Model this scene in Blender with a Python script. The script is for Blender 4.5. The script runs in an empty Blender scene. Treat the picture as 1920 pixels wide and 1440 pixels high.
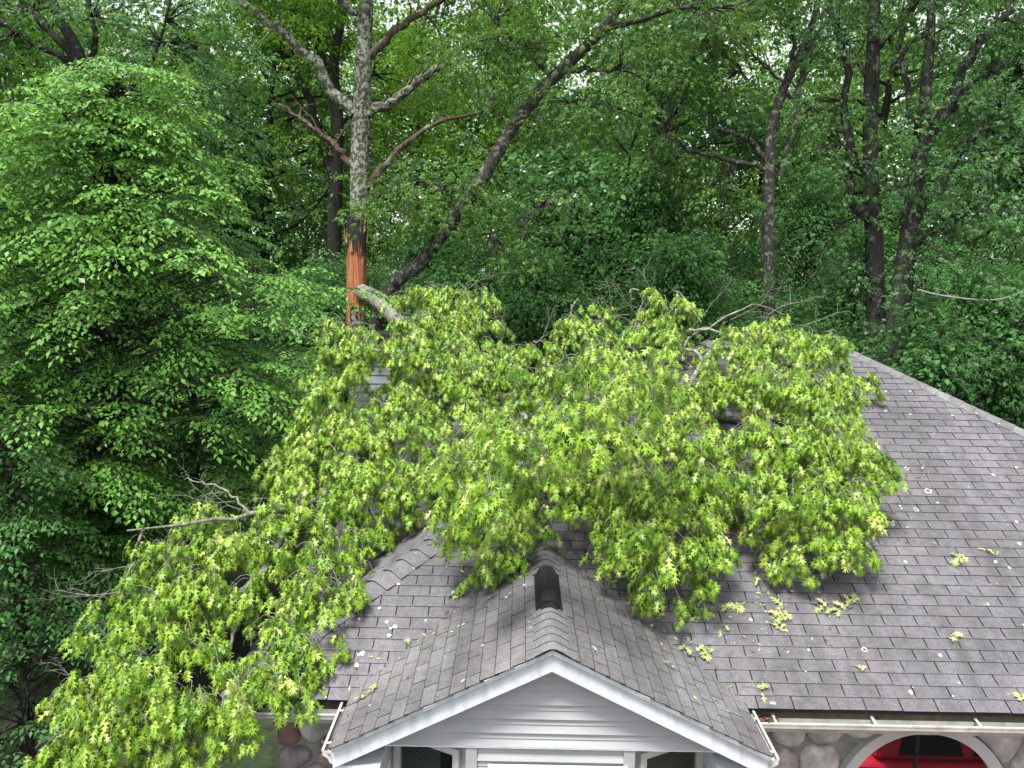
import bpy, math, random
import numpy as np
from mathutils import Vector, Matrix

# ------------------------------------------------------------------ camera, sky, sun, exposure
scene = bpy.context.scene
COL = scene.collection
rng = np.random.default_rng(7)
random.seed(7)

CAM_H = 6.40
FPX = 1556.46                      # focal length in pixels of the 1920 px wide photograph
cam_data = bpy.data.cameras.new('camera')
cam_data.sensor_width = 36.0
cam_data.lens = FPX / 1920.0 * 36.0
cam_data.clip_start = 0.05
cam_data.clip_end = 2000.0
cam = bpy.data.objects.new('camera', cam_data)
COL.objects.link(cam)
CAM_M = (Matrix.Translation((0, 0, CAM_H)) @ Matrix.Rotation(0.0075, 4, 'Z')
         @ Matrix.Rotation(math.pi / 2 - 0.1456, 4, 'X') @ Matrix.Rotation(0.0154, 4, 'Z'))
cam.matrix_world = CAM_M
scene.camera = cam

SUN_EL, SUN_AZ = math.radians(64), math.radians(205)      # high, a little behind the viewer's left
world = bpy.data.worlds.new('World')
scene.world = world
world.use_nodes = True
nt = world.node_tree
nt.nodes.clear()
w_out = nt.nodes.new('ShaderNodeOutputWorld')
w_bg = nt.nodes.new('ShaderNodeBackground')
w_hsv = nt.nodes.new('ShaderNodeHueSaturation')
w_sky = nt.nodes.new('ShaderNodeTexSky')
w_sky.sky_type = 'NISHITA'
w_sky.sun_disc = False
w_sky.sun_elevation = SUN_EL
w_sky.sun_rotation = SUN_AZ
w_sky.air_density = 1.0
w_sky.dust_density = 1.5
w_sky.ozone_density = 1.0
w_hsv.inputs['Saturation'].default_value = 0.22          # a white, clouded sky
nt.links.new(w_sky.outputs[0], w_hsv.inputs['Color'])
nt.links.new(w_hsv.outputs[0], w_bg.inputs['Color'])
w_bg.inputs['Strength'].default_value = 0.085
nt.links.new(w_bg.outputs[0], w_out.inputs['Surface'])

sun_data = bpy.data.lights.new('sun', 'SUN')
sun_data.energy = 2.0
sun_data.angle = math.radians(16)
sun_data.color = (1.0, 0.975, 0.94)
sun = bpy.data.objects.new('sun', sun_data)
COL.objects.link(sun)
sun_dir = Vector((math.sin(SUN_AZ) * math.cos(SUN_EL), math.cos(SUN_AZ) * math.cos(SUN_EL), math.sin(SUN_EL)))
sun.rotation_euler = sun_dir.to_track_quat('Z', 'Y').to_euler()

scene.view_settings.view_transform = 'Standard'
scene.view_settings.look = 'None'
scene.view_settings.gamma = 1.0
scene.view_settings.use_curve_mapping = False
scene.view_settings.exposure = 1.85
scene.render.engine = 'CYCLES'
scene.cycles.max_bounces = 4
scene.cycles.diffuse_bounces = 2
scene.cycles.glossy_bounces = 2
scene.cycles.transmission_bounces = 3
scene.cycles.transparent_max_bounces = 4
scene.cycles.use_denoising = True

# ------------------------------------------------------------------ helpers
R3 = np.array(CAM_M.to_3x3())
CAMP = np.array([0, 0, CAM_H])


def ray(px, py):
    """world direction through a point of the 1920x1440 photograph"""
    v = np.array([(px - 960) / FPX, (720 - py) / FPX, -1.0])
    return R3 @ v


def at(px, py, Y):
    """the point of the place seen at (px, py) that stands Y metres ahead"""
    r = ray(px, py)
    return CAMP + r * (Y / r[1])


def proj(P):
    q = (np.asarray(P, float) - CAMP) @ R3
    return np.stack([960 + FPX * q[..., 0] / -q[..., 2], 720 - FPX * q[..., 1] / -q[..., 2], -q[..., 2]], -1)


def unit(v):
    v = np.asarray(v, float)
    return v / (np.linalg.norm(v, axis=-1, keepdims=True) + 1e-12)


def link(o, parent=None):
    COL.objects.link(o)
    if parent is not None:
        o.parent = parent
    return o


def tag(o, label=None, cat=None, group=None, kind=None):
    if label: o['label'] = label
    if cat: o['category'] = cat
    if group: o['group'] = group
    if kind: o['kind'] = kind
    return o


def empty(name, loc=(0, 0, 0)):
    o = bpy.data.objects.new(name, None)
    o.location = loc
    o.empty_display_size = 0.3
    return link(o)


def np_mesh(name, V, F, mats, rnd=None, midx=None, smooth=False):
    """mesh from numpy arrays; every face has the same number of corners"""
    V = np.ascontiguousarray(V, np.float32); F = np.ascontiguousarray(F, np.int32)
    me = bpy.data.meshes.new(name)
    k = F.shape[1]
    me.vertices.add(len(V)); me.vertices.foreach_set('co', V.ravel())
    me.loops.add(F.size); me.loops.foreach_set('vertex_index', F.ravel())
    me.polygons.add(len(F))
    me.polygons.foreach_set('loop_start', np.arange(len(F), dtype=np.int32) * k)
    if midx is not None: me.polygons.foreach_set('material_index', np.asarray(midx, np.int32))
    if smooth: me.polygons.foreach_set('use_smooth', np.ones(len(F), bool))
    for m in (mats if isinstance(mats, (list, tuple)) else [mats]): me.materials.append(m)
    if rnd is not None:
        a = me.attributes.new('rnd', 'FLOAT', 'POINT'); a.data.foreach_set('value', np.ascontiguousarray(rnd, np.float32))
    me.update(calc_edges=True)
    me.validate()
    return me


class MB:
    """collects polygons, then links them as ONE mesh object"""
    def __init__(s): s.v = []; s.f = []; s.m = []; s.r = []

    def poly(s, pts, faces, rnd=0.5, mi=0):
        b = len(s.v)
        s.v += [tuple(map(float, p)) for p in pts]; s.r += [rnd] * len(pts)
        for f in faces: s.f.append([b + i for i in f]); s.m.append(mi)

    def box(s, lo, hi, rnd=0.5, mi=0, M=None):
        (x0, y0, z0), (x1, y1, z1) = lo, hi
        P = [(x0, y0, z0), (x1, y0, z0), (x1, y1, z0), (x0, y1, z0), (x0, y0, z1), (x1, y0, z1), (x1, y1, z1), (x0, y1, z1)]
        if M is not None: P = [tuple(M @ Vector(p)) for p in P]
        s.poly(P, [(0, 3, 2, 1), (4, 5, 6, 7), (0, 1, 5, 4), (1, 2, 6, 5), (2, 3, 7, 6), (3, 0, 4, 7)], rnd, mi)

    def prism(s, prof, a, b, rnd=0.5, mi=0):
        """profile: list of 3D points at a, swept by vector b-a"""
        n = len(prof); d = np.asarray(b, float) - np.asarray(a, float)
        P = [np.asarray(p, float) for p in prof]; P = P + [p + d for p in P]
        F = [(i, (i + 1) % n, n + (i + 1) % n, n + i) for i in range(n)] + [tuple(range(n - 1, -1, -1)), tuple(range(n, 2 * n))]
        s.poly(P, F, rnd, mi)

    def build(s, name, mats, parent=None, smooth=False, bevel=0.0):
        me = bpy.data.meshes.new(name)
        me.from_pydata(s.v, [], s.f)
        for m in (mats if isinstance(mats, (list, tuple)) else [mats]): me.materials.append(m)
        me.polygons.foreach_set('material_index', s.m)
        if smooth: me.polygons.foreach_set('use_smooth', [True] * len(s.f))
        a = me.attributes.new('rnd', 'FLOAT', 'POINT'); a.data.foreach_set('value', s.r)
        me.update()
        o = link(bpy.data.objects.new(name, me), parent)
        if bevel:
            b = o.modifiers.new('soft_edges', 'BEVEL'); b.width = bevel; b.segments = 2; b.limit_method = 'ANGLE'
        return o


def set_parent_local(o, parent):
    """parent without moving: parents sit unrotated at their location"""
    o.parent = parent
    o.location = o.location - parent.location
    return o


# ------------------------------------------------------------------ materials
def new_mat(name):
    m = bpy.data.materials.new(name); m.use_nodes = True
    m.node_tree.nodes.clear()
    return m, m.node_tree.nodes, m.node_tree.links


def N(nodes, typ, **kw):
    n = nodes.new(typ)
    for k, v in kw.items():
        if k in n.inputs: n.inputs[k].default_value = v
        else: setattr(n, k, v)
    return n


def ramp(nodes, stops):
    r = nodes.new('ShaderNodeValToRGB')
    e = r.color_ramp.elements
    while len(e) < len(stops): e.new(0.5)
    for i, (p, c) in enumerate(stops):
        e[i].position = p; e[i].color = (*c, 1) if len(c) == 3 else c
    return r


def mixc(nodes, links, fac, a, b, mode='MIX'):
    m = nodes.new('ShaderNodeMix'); m.data_type = 'RGBA'; m.blend_type = mode
    for sock, v in ((m.inputs[0], fac), (m.inputs[6], a), (m.inputs[7], b)):
        if isinstance(v, bpy.types.NodeSocket): links.new(v, sock)
        elif isinstance(v, (int, float)): sock.default_value = v
        else: sock.default_value = (*v, 1)
    return m.outputs[2]


def leaf_mat(name, dark, light, trans, tfac=0.45, rough=0.45, yellow=None, spec=0.35):
    """leaf: diffuse + light through the blade + a soft sheen; every leaf its own shade"""
    m, n, l = new_mat(name)
    out = N(n, 'ShaderNodeOutputMaterial')
    at_ = N(n, 'ShaderNodeAttribute', attribute_name='rnd')
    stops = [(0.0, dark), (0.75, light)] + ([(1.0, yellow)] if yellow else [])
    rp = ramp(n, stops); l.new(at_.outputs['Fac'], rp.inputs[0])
    geo = N(n, 'ShaderNodeNewGeometry')
    back = mixc(n, l, geo.outputs['Backfacing'], rp.outputs[0], mixc(n, l, 0.35, rp.outputs[0], (0.30, 0.36, 0.22)))
    d = N(n, 'ShaderNodeBsdfDiffuse'); l.new(back, d.inputs['Color'])
    tr = N(n, 'ShaderNodeBsdfTranslucent')
    l.new(mixc(n, l, 1.0, rp.outputs[0], trans, 'MULTIPLY'), tr.inputs['Color'])
    mx = N(n, 'ShaderNodeMixShader'); mx.inputs[0].default_value = tfac
    l.new(d.outputs[0], mx.inputs[1]); l.new(tr.outputs[0], mx.inputs[2])
    res = mx.outputs[0]
    if spec > 0:
        gl_ = N(n, 'ShaderNodeBsdfGlossy', Roughness=rough)
        fr = N(n, 'ShaderNodeFresnel', IOR=1.38)
        fm = N(n, 'ShaderNodeMath', operation='MULTIPLY'); fm.inputs[1].default_value = spec; l.new(fr.outputs[0], fm.inputs[0])
        m2 = N(n, 'ShaderNodeMixShader'); l.new(fm.outputs[0], m2.inputs[0]); l.new(res, m2.inputs[1]); l.new(gl_.outputs[0], m2.inputs[2]); res = m2.outputs[0]
    l.new(res, out.inputs['Surface'])
    return m


def bark_mat(name, dark, light, lichen=None, amount=0.5, scale=1.0, lscale=5.0):
    m, n, l = new_mat(name)
    out = N(n, 'ShaderNodeOutputMaterial')
    tc = N(n, 'ShaderNodeNewGeometry')
    mp = N(n, 'ShaderNodeMapping'); mp.inputs['Scale'].default_value = (14 * scale, 14 * scale, 2.6 * scale)
    l.new(tc.outputs['Position'], mp.inputs['Vector'])
    n1 = N(n, 'ShaderNodeTexNoise', Scale=1.6, Detail=6.0, Roughness=0.65); l.new(mp.outputs[0], n1.inputs['Vector'])
    rp = ramp(n, [(0.32, dark), (0.7, light)]); l.new(n1.outputs['Fac'], rp.inputs[0])
    col = rp.outputs[0]
    if lichen:
        n2 = N(n, 'ShaderNodeTexNoise', Scale=lscale, Detail=7.0, Roughness=0.72); l.new(tc.outputs['Position'], n2.inputs['Vector'])
        r2 = ramp(n, [(0.62 - 0.22 * amount, (0, 0, 0)), (0.66 - 0.2 * amount, (1, 1, 1))]); l.new(n2.outputs['Fac'], r2.inputs[0])
        n3 = N(n, 'ShaderNodeTexNoise', Scale=38.0, Detail=4.0); l.new(tc.outputs['Position'], n3.inputs['Vector'])
        lc = mixc(n, l, n3.outputs['Fac'], tuple(c * 0.55 for c in lichen), lichen)
        col = mixc(n, l, r2.outputs[0], col, lc)
    p = N(n, 'ShaderNodeBsdfPrincipled', Roughness=0.92)
    p.inputs['Specular IOR Level'].default_value = 0.2
    l.new(col, p.inputs['Base Color'])
    b = N(n, 'ShaderNodeBump', Strength=0.9, Distance=0.03); l.new(n1.outputs['Fac'], b.inputs['Height']); l.new(b.outputs[0], p.inputs['Normal'])
    l.new(p.outputs[0], out.inputs['Surface'])
    return m


def plain_mat(name, col, rough=0.6, var=0.12, vscale=6.0, dirt=None, dirt_amt=0.5, dscale=3.0, metallic=0.0, spec=0.4, bump=0.0, bscale=60, stretch=None):
    m, n, l = new_mat(name)
    out = N(n, 'ShaderNodeOutputMaterial')
    g = N(n, 'ShaderNodeNewGeometry')
    vec = g.outputs['Position']
    if stretch:
        mp = N(n, 'ShaderNodeMapping'); mp.inputs['Scale'].default_value = stretch; l.new(vec, mp.inputs['Vector']); vec = mp.outputs[0]
    n1 = N(n, 'ShaderNodeTexNoise', Scale=vscale, Detail=5.0); l.new(vec, n1.inputs['Vector'])
    rp = ramp(n, [(0.3, tuple(c * (1 - var) for c in col)), (0.7, tuple(min(1, c * (1 + var)) for c in col))]); l.new(n1.outputs['Fac'], rp.inputs[0])
    c = rp.outputs[0]
    at_ = N(n, 'ShaderNodeAttribute', attribute_name='rnd')
    c = mixc(n, l, 0.25, c, mixc(n, l, at_.outputs['Fac'], (0.0, 0.0, 0.0), (1, 1, 1)), 'OVERLAY') if var > 0.3 else c
    if dirt:
        n2 = N(n, 'ShaderNodeTexNoise', Scale=dscale, Detail=8.0, Roughness=0.7); l.new(vec, n2.inputs['Vector'])
        r2 = ramp(n, [(0.45, (0, 0, 0)), (0.72, (dirt_amt,) * 3)]); l.new(n2.outputs['Fac'], r2.inputs[0])
        c = mixc(n, l, r2.outputs[0], c, dirt)
    p = N(n, 'ShaderNodeBsdfPrincipled', Roughness=rough, Metallic=metallic)
    p.inputs['Specular IOR Level'].default_value = spec
    l.new(c, p.inputs['Base Color'])
    if bump:
        n4 = N(n, 'ShaderNodeTexNoise', Scale=bscale, Detail=4.0); l.new(g.outputs['Position'], n4.inputs['Vector'])
        b = N(n, 'ShaderNodeBump', Strength=bump, Distance=0.01); l.new(n4.outputs['Fac'], b.inputs['Height']); l.new(b.outputs[0], p.inputs['Normal'])
    l.new(p.outputs[0], out.inputs['Surface'])
    return m


def shingle_mat(name, base, light, pink):
    m, n, l = new_mat(name)
    out = N(n, 'ShaderNodeOutputMaterial')
    g = N(n, 'ShaderNodeNewGeometry')
    at_ = N(n, 'ShaderNodeAttribute', attribute_name='rnd')
    fine = N(n, 'ShaderNodeTexNoise', Scale=110.0, Detail=4.0, Roughness=0.85); l.new(g.outputs['Position'], fine.inputs['Vector'])
    big = N(n, 'ShaderNodeTexNoise', Scale=1.1, Detail=5.0, Roughness=0.6); l.new(g.outputs['Position'], big.inputs['Vector'])
    mid = N(n, 'ShaderNodeTexNoise', Scale=14.0, Detail=7.0, Roughness=0.75); l.new(g.outputs['Position'], mid.inputs['Vector'])
    tone = ramp(n, [(0.0, tuple(c * 0.86 for c in base)), (0.55, base), (1.0, light)]); l.new(at_.outputs['Fac'], tone.inputs[0])
    c = mixc(n, l, 0.6, tone.outputs[0], mid.outputs['Fac'], 'OVERLAY')
    c = mixc(n, l, 0.6, c, big.outputs['Fac'], 'OVERLAY')
    rf = ramp(n, [(0.34, (0.12, 0.12, 0.12)), (0.68, (0.95, 0.95, 0.95))]); l.new(fine.outputs['Fac'], rf.inputs[0])
    c = mixc(n, l, 0.65, c, rf.outputs[0], 'OVERLAY')
    smp = N(n, 'ShaderNodeMapping'); smp.inputs['Scale'].default_value = (5.0, 0.55, 0.55); l.new(g.outputs['Position'], smp.inputs['Vector'])
    st = N(n, 'ShaderNodeTexNoise', Scale=1.0, Detail=5.0, Roughness=0.6); l.new(smp.outputs[0], st.inputs['Vector'])
    c = mixc(n, l, 0.55, c, st.outputs['Fac'], 'OVERLAY')
    pk = N(n, 'ShaderNodeTexNoise', Scale=2.6, Detail=3.0); l.new(g.outputs['Position'], pk.inputs['Vector'])
    rpk = ramp(n, [(0.58, (0, 0, 0)), (0.75, (0.55, 0.55, 0.55))]); l.new(pk.outputs['Fac'], rpk.inputs[0])
    c = mixc(n, l, rpk.outputs[0], c, pink)
    p = N(n, 'ShaderNodeBsdfPrincipled', Roughness=0.9)
    p.inputs['Specular IOR Level'].default_value = 0.25
    l.new(c, p.inputs['Base Color'])
    b = N(n, 'ShaderNodeBump', Strength=0.5, Distance=0.004); l.new(fine.outputs['Fac'], b.inputs['Height']); l.new(b.outputs[0], p.inputs['Normal'])
    l.new(p.outputs[0], out.inputs['Surface'])
    return m


M = {}
M['fallen_leaf'] = leaf_mat('fallen_leaf', (0.048, 0.145, 0.007), (0.27, 0.43, 0.034), (1.0, 1.0, 0.4), 0.23, 0.38, (0.55, 0.61, 0.18), 1.0)
M['sprig_leaf'] = leaf_mat('sprig_leaf', (0.20, 0.32, 0.08), (0.46, 0.52, 0.20), (1.0, 1.0, 0.7), 0.25, 0.5, (0.62, 0.58, 0.28))
M['beech_leaf'] = leaf_mat('beech_leaf', (0.065, 0.19, 0.030), (0.185, 0.40, 0.066), (1.0, 1.05, 0.45), 0.38, 0.42, (0.31, 0.50, 0.12), 0.5)
M['oak_leaf'] = leaf_mat('oak_leaf', (0.065, 0.17, 0.028), (0.16, 0.32, 0.055), (1.1, 1.1, 0.45), 0.5, 0.45, (0.24, 0.40, 0.09), 0.4)
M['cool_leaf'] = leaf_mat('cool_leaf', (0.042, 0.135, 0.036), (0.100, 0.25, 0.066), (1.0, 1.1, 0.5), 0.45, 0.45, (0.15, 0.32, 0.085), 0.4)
M['far_leaf'] = leaf_mat('far_leaf', (0.072, 0.17, 0.026), (0.165, 0.32, 0.055), (1.05, 1.1, 0.45), 0.56, 0.5, (0.25, 0.40, 0.085), 0.0)
M['bark'] = bark_mat('bark', (0.013, 0.013, 0.011), (0.062, 0.059, 0.048), (0.20, 0.23, 0.16), 0.30)
M['bark_dark'] = bark_mat('bark_dark', (0.008, 0.008, 0.007), (0.036, 0.035, 0.029), (0.12, 0.14, 0.09), 0.12)
M['bark_lichen'] = bark_mat('bark_lichen', (0.035, 0.03, 0.024), (0.11, 0.10, 0.08), (0.36, 0.40, 0.30), 0.62, 1.0, 10.0)
M['bark_red'] = bark_mat('bark_red', (0.045, 0.030, 0.023), (0.145, 0.098, 0.075), (0.26, 0.27, 0.21), 0.3)
M['bark_grey'] = bark_mat('bark_grey', (0.016, 0.015, 0.013), (0.078, 0.074, 0.062), (0.24, 0.27, 0.20), 0.38, 1.0, 8.0)
M['bark_pale'] = bark_mat('bark_pale', (0.09, 0.085, 0.07), (0.25, 0.24, 0.20), (0.36, 0.39, 0.30), 0.45)
M['twig'] = bark_mat('twig', (0.13, 0.125, 0.10), (0.36, 0.355, 0.31), None, 0, 2.0)
M['shingle'] = shingle_mat('shingle', (0.114, 0.110, 0.117), (0.137, 0.132, 0.140), (0.145, 0.115, 0.122))
M['porch_shingle'] = shingle_mat('porch_shingle', (0.128, 0.124, 0.126), (0.158, 0.153, 0.155), (0.17, 0.13, 0.132))
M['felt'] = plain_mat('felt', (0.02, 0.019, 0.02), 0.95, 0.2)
M['white_trim'] = plain_mat('white_trim', (0.62, 0.645, 0.68), 0.42, 0.05, 3.0, (0.36, 0.37, 0.37), 0.6, 5.0, stretch=(3, 3, 0.8))
M['window_white'] = plain_mat('window_white', (0.48, 0.49, 0.48), 0.4, 0.05, 3.0, (0.40, 0.41, 0.38), 0.4, 5.0)
M['gutter'] = plain_mat('gutter', (0.46, 0.46, 0.43), 0.45, 0.08, 5.0, (0.20, 0.19, 0.15), 0.75, 7.0)
M['gutter_inside'] = plain_mat('gutter_inside', (0.10, 0.085, 0.055), 0.8, 0.3, 8.0, (0.06, 0.045, 0.025), 0.9, 6.0)
M['mossy_board'] = plain_mat('mossy_board', (0.085, 0.075, 0.04), 0.85, 0.3, 5.0, (0.03, 0.028, 0.014), 0.9, 9.0, bump=0.4)
M['siding'] = plain_mat('siding', (0.34, 0.345, 0.35), 0.5, 0.06, 2.0, (0.23, 0.235, 0.23), 0.55, 3.5, stretch=(0.5, 1, 2))
M['chase_siding'] = plain_mat('chase_siding', (0.36, 0.38, 0.41), 0.5, 0.05, 2.0)
M['mortar'] = plain_mat('mortar', (0.22, 0.215, 0.20), 0.95, 0.2, 12.0, bump=0.5, bscale=40)
M['stone_grey'] = plain_mat('stone_grey', (0.42, 0.415, 0.39), 0.85, 0.35, 7.0, (0.14, 0.135, 0.125), 0.8, 3.0, bump=0.9, bscale=22)
M['stone_tan'] = plain_mat('stone_tan', (0.46, 0.45, 0.42), 0.85, 0.35, 7.0, (0.18, 0.17, 0.15), 0.7, 4.0, bump=0.9, bscale=22)
M['stone_red'] = plain_mat('stone_red', (0.27, 0.15, 0.14), 0.85, 0.35, 8.0, (0.16, 0.10, 0.095), 0.7, 4.0, bump=0.9, bscale=22)
M['stone_dark'] = plain_mat('stone_dark', (0.30, 0.27, 0.26), 0.85, 0.35, 9.0, (0.09, 0.08, 0.08), 0.8, 4.0, bump=0.9, bscale=22)
M['vent_plastic'] = plain_mat('vent_plastic', (0.010, 0.010, 0.012), 0.7, 0.2, 20.0, (0.025, 0.025, 0.027), 0.5, 9.0, spec=0.2)
M['black'] = plain_mat('black', (0.01, 0.01, 0.01), 0.7, 0.1)
M['lichen'] = plain_mat('lichen', (0.34, 0.35, 0.32), 0.95, 0.25, 60.0, bump=0.6)
M['dry_leaf'] = plain_mat('dry_leaf', (0.13, 0.055, 0.03), 0.8, 0.4, 30.0)
M['blind'] = plain_mat('blind', (0.16, 0.17, 0.15), 0.6, 0.05)
M['red_paint'] = plain_mat('red_paint', (0.70, 0.02, 0.05), 0.3, 0.05, spec=0.6)
M['tyre'] = plain_mat('tyre', (0.02, 0.02, 0.02), 0.85, 0.1)
M['wood_torn'] = None


def glass_mat(name, refl, tint=(0.01, 0.012, 0.012)):
    m, n, l = new_mat(name)
    out = N(n, 'ShaderNodeOutputMaterial')
    d = N(n, 'ShaderNodeBsdfDiffuse'); d.inputs['Color'].default_value = (*tint, 1)
    g = N(n, 'ShaderNodeBsdfGlossy', Roughness=0.02); g.inputs['Color'].default_value = (0.9, 0.93, 0.92, 1)
    mx = N(n, 'ShaderNodeMixShader'); mx.inputs[0].default_value = refl
    l.new(d.outputs[0], mx.inputs[1]); l.new(g.outputs[0], mx.inputs[2]); l.new(mx.outputs[0], out.inputs['Surface'])
    return m


def clear_glass(name):
    m, n, l = new_mat(name)
    out = N(n, 'ShaderNodeOutputMaterial')
    d = N(n, 'ShaderNodeBsdfTransparent'); d.inputs['Color'].default_value = (0.8, 0.84, 0.82, 1)
    g = N(n, 'ShaderNodeBsdfGlossy', Roughness=0.02)
    mx = N(n, 'ShaderNodeMixShader'); mx.inputs[0].default_value = 0.004
    l.new(d.outputs[0], mx.inputs[1]); l.new(g.outputs[0], mx.inputs[2]); l.new(mx.outputs[0], out.inputs['Surface'])
    return m


M['arch_glass'] = glass_mat('arch_glass', 0.38)
M['clear_glass'] = clear_glass('clear_glass')


def torn_wood():
    m, n, l = new_mat('torn_wood')
    out = N(n, 'ShaderNodeOutputMaterial')
    g = N(n, 'ShaderNodeNewGeometry')
    mp = N(n, 'ShaderNodeMapping'); mp.inputs['Scale'].default_value = (22, 22, 1.2); l.new(g.outputs['Position'], mp.inputs['Vector'])
    n1 = N(n, 'ShaderNodeTexNoise', Scale=1.5, Detail=6.0); l.new(mp.outputs[0], n1.inputs['Vector'])
    rp = ramp(n, [(0.3, (0.20, 0.055, 0.022)), (0.55, (0.42, 0.15, 0.06)), (0.72, (0.58, 0.30, 0.14))]); l.new(n1.outputs['Fac'], rp.inputs[0])
    # rotten black heartwood at the top of the tear
    at_ = N(n, 'ShaderNodeAttribute', attribute_name='rnd')
    n2 = N(n, 'ShaderNodeTexNoise', Scale=1.1, Detail=5.0); l.new(mp.outputs[0], n2.inputs['Vector'])
    ad = N(n, 'ShaderNodeMath', operation='ADD'); l.new(at_.outputs['Fac'], ad.inputs[0])
    ml = N(n, 'ShaderNodeMath', operation='MULTIPLY_ADD'); ml.inputs[1].default_value = 0.5; ml.inputs[2].default_value = -0.25
    l.new(n2.outputs['Fac'], ml.inputs[0]); l.new(ml.outputs[0], ad.inputs[1])
    r2 = ramp(n, [(0.52, (0, 0, 0)), (0.66, (1, 1, 1))]); l.new(ad.outputs[0], r2.inputs[0])
    c = mixc(n, l, r2.outputs[0], rp.outputs[0], (0.016, 0.010, 0.009))
    p = N(n, 'ShaderNodeBsdfPrincipled', Roughness=0.75); l.new(c, p.inputs['Base Color'])
    b = N(n, 'ShaderNodeBump', Strength=0.8, Distance=0.03); l.new(n1.outputs['Fac'], b.inputs['Height']); l.new(b.outputs[0], p.inputs['Normal'])
    l.new(p.outputs[0], out.inputs['Surface'])
    return m


M['wood_torn'] = torn_wood()


def ground_mat():
    m, n, l = new_mat('forest_floor')
    out = N(n, 'ShaderNodeOutputMaterial')
    g = N(n, 'ShaderNodeNewGeometry')
    n1 = N(n, 'ShaderNodeTexNoise', Scale=0.35, Detail=8.0); l.new(g.outputs['Position'], n1.inputs['Vector'])
    n2 = N(n, 'ShaderNodeTexVoronoi', Scale=9.0); l.new(g.outputs['Position'], n2.inputs['Vector'])
    rp = ramp(n, [(0.35, (0.028, 0.02, 0.013)), (0.6, (0.02, 0.036, 0.011))]); l.new(n1.outputs['Fac'], rp.inputs[0])
    c = mixc(n, l, 0.5, rp.outputs[0], n2.outputs['Color'], 'OVERLAY')
    p = N(n, 'ShaderNodeBsdfPrincipled', Roughness=0.95); l.new(c, p.inputs['Base Color'])
    b = N(n, 'ShaderNodeBump', Strength=0.7, Distance=0.05); l.new(n2.outputs['Distance'], b.inputs['Height']); l.new(b.outputs[0], p.inputs['Normal'])
    l.new(p.outputs[0], out.inputs['Surface'])
    return m


M['ground'] = ground_mat()

# ------------------------------------------------------------------ ground
gb = MB()
gx = np.concatenate([np.linspace(-260, -40, 10), np.linspace(-35, 35, 36), np.linspace(40, 260, 10)])
gy = np.concatenate([np.linspace(-60, -5, 6), np.linspace(0, 70, 36), np.linspace(80, 400, 12)])
P = [(x, y, 0.12 * math.sin(x * .37) * math.cos(y * .29) - 0.12 if (y > 19 or abs(x) > 14) else -0.12 if y > -3 else -0.12) for y in gy for x in gx]
nx = len(gx)
gb.poly(P, [(j * nx + i, j * nx + i + 1, (j + 1) * nx + i + 1, (j + 1) * nx + i) for j in range(len(gy) - 1) for i in range(nx - 1)])
g = gb.build('ground', M['ground'], smooth=True)
tag(g, 'forest floor of leaf litter around the house', kind='structure')

# ------------------------------------------------------------------ the house
Z0, Y0, RUN, MS = 2.70, 6.60, 5.1585, 0.5113          # eave height, eave line, half depth, roof slope
XA, XB = 2.6675, 4.4765                               # ends of the main ridge
ZR = Z0 + MS * RUN
XC, XD, YB = XA - RUN, XB + RUN, Y0 + 2 * RUN
GX, GZ, GY, GW, GM = 0.2916, 3.5512, 5.8625, 1.6572, 0.5   # porch gable: centre, ridge height, front, half width, slope
GE = GZ - GM * GW
WALL_Y = Y0 + 0.42
house = empty('house', (0, 0, 0))
tag(house, 'single storey stone house with grey shingled hip roof and porch gable under fallen tree', 'house')


def main_z(y): return Z0 + MS * (y - Y0)


# decks
b = MB()
P = [(XC, Y0, Z0), (XD, Y0, Z0), (XD, YB, Z0), (XC, YB, Z0), (XA, Y0 + RUN, ZR), (XB, Y0 + RUN, ZR)]
t = 0.012
P = [(x, y, z - t) for x, y, z in P]
Q = [(x, y, Z0 - 0.05) for x, y, z in P[:4]]
b.poly(P + Q, [(0, 1, 5, 4), (1, 2, 5), (2, 3, 4, 5), (3, 0, 4), (0, 6, 7, 1), (1, 7, 8, 2), (2, 8, 9, 3), (3, 9, 6, 0), (6, 9, 8, 7)])
roof = b.build('roof', M['felt'], house)
b = MB()
yb_ = Y0 + (GZ - Z0) / MS + 0.4
prof = [(GX - GW, GY, GE - t), (GX, GY, GZ - t), (GX + GW, GY, GE - t), (GX + GW, GY, GE - .05), (GX, GY, GZ - .06), (GX - GW, GY, GE - .05)]
b.prism(prof, (0, GY, 0), (0, yb_, 0))
porch_roof = b.build('porch_roof', M['felt'], house)


def clip_poly(pts, a, b_, c):
    """keep a*u + b*v + c >= 0"""
    out = []
    for i in range(len(pts)):
        p, q = pts[i], pts[(i + 1) % len(pts)]
        dp, dq = a * p[0] + b_ * p[1] + c, a * q[0] + b_ * q[1] + c
        if dp >= 0: out.append(p)
        if dp * dq < 0:
            s = dp / (dp - dq); out.append((p[0] + s * (q[0] - p[0]), p[1] + s * (q[1] - p[1])))
    return out


TABS = []          # (verts, faces, rnd, centre, area, owner)


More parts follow.
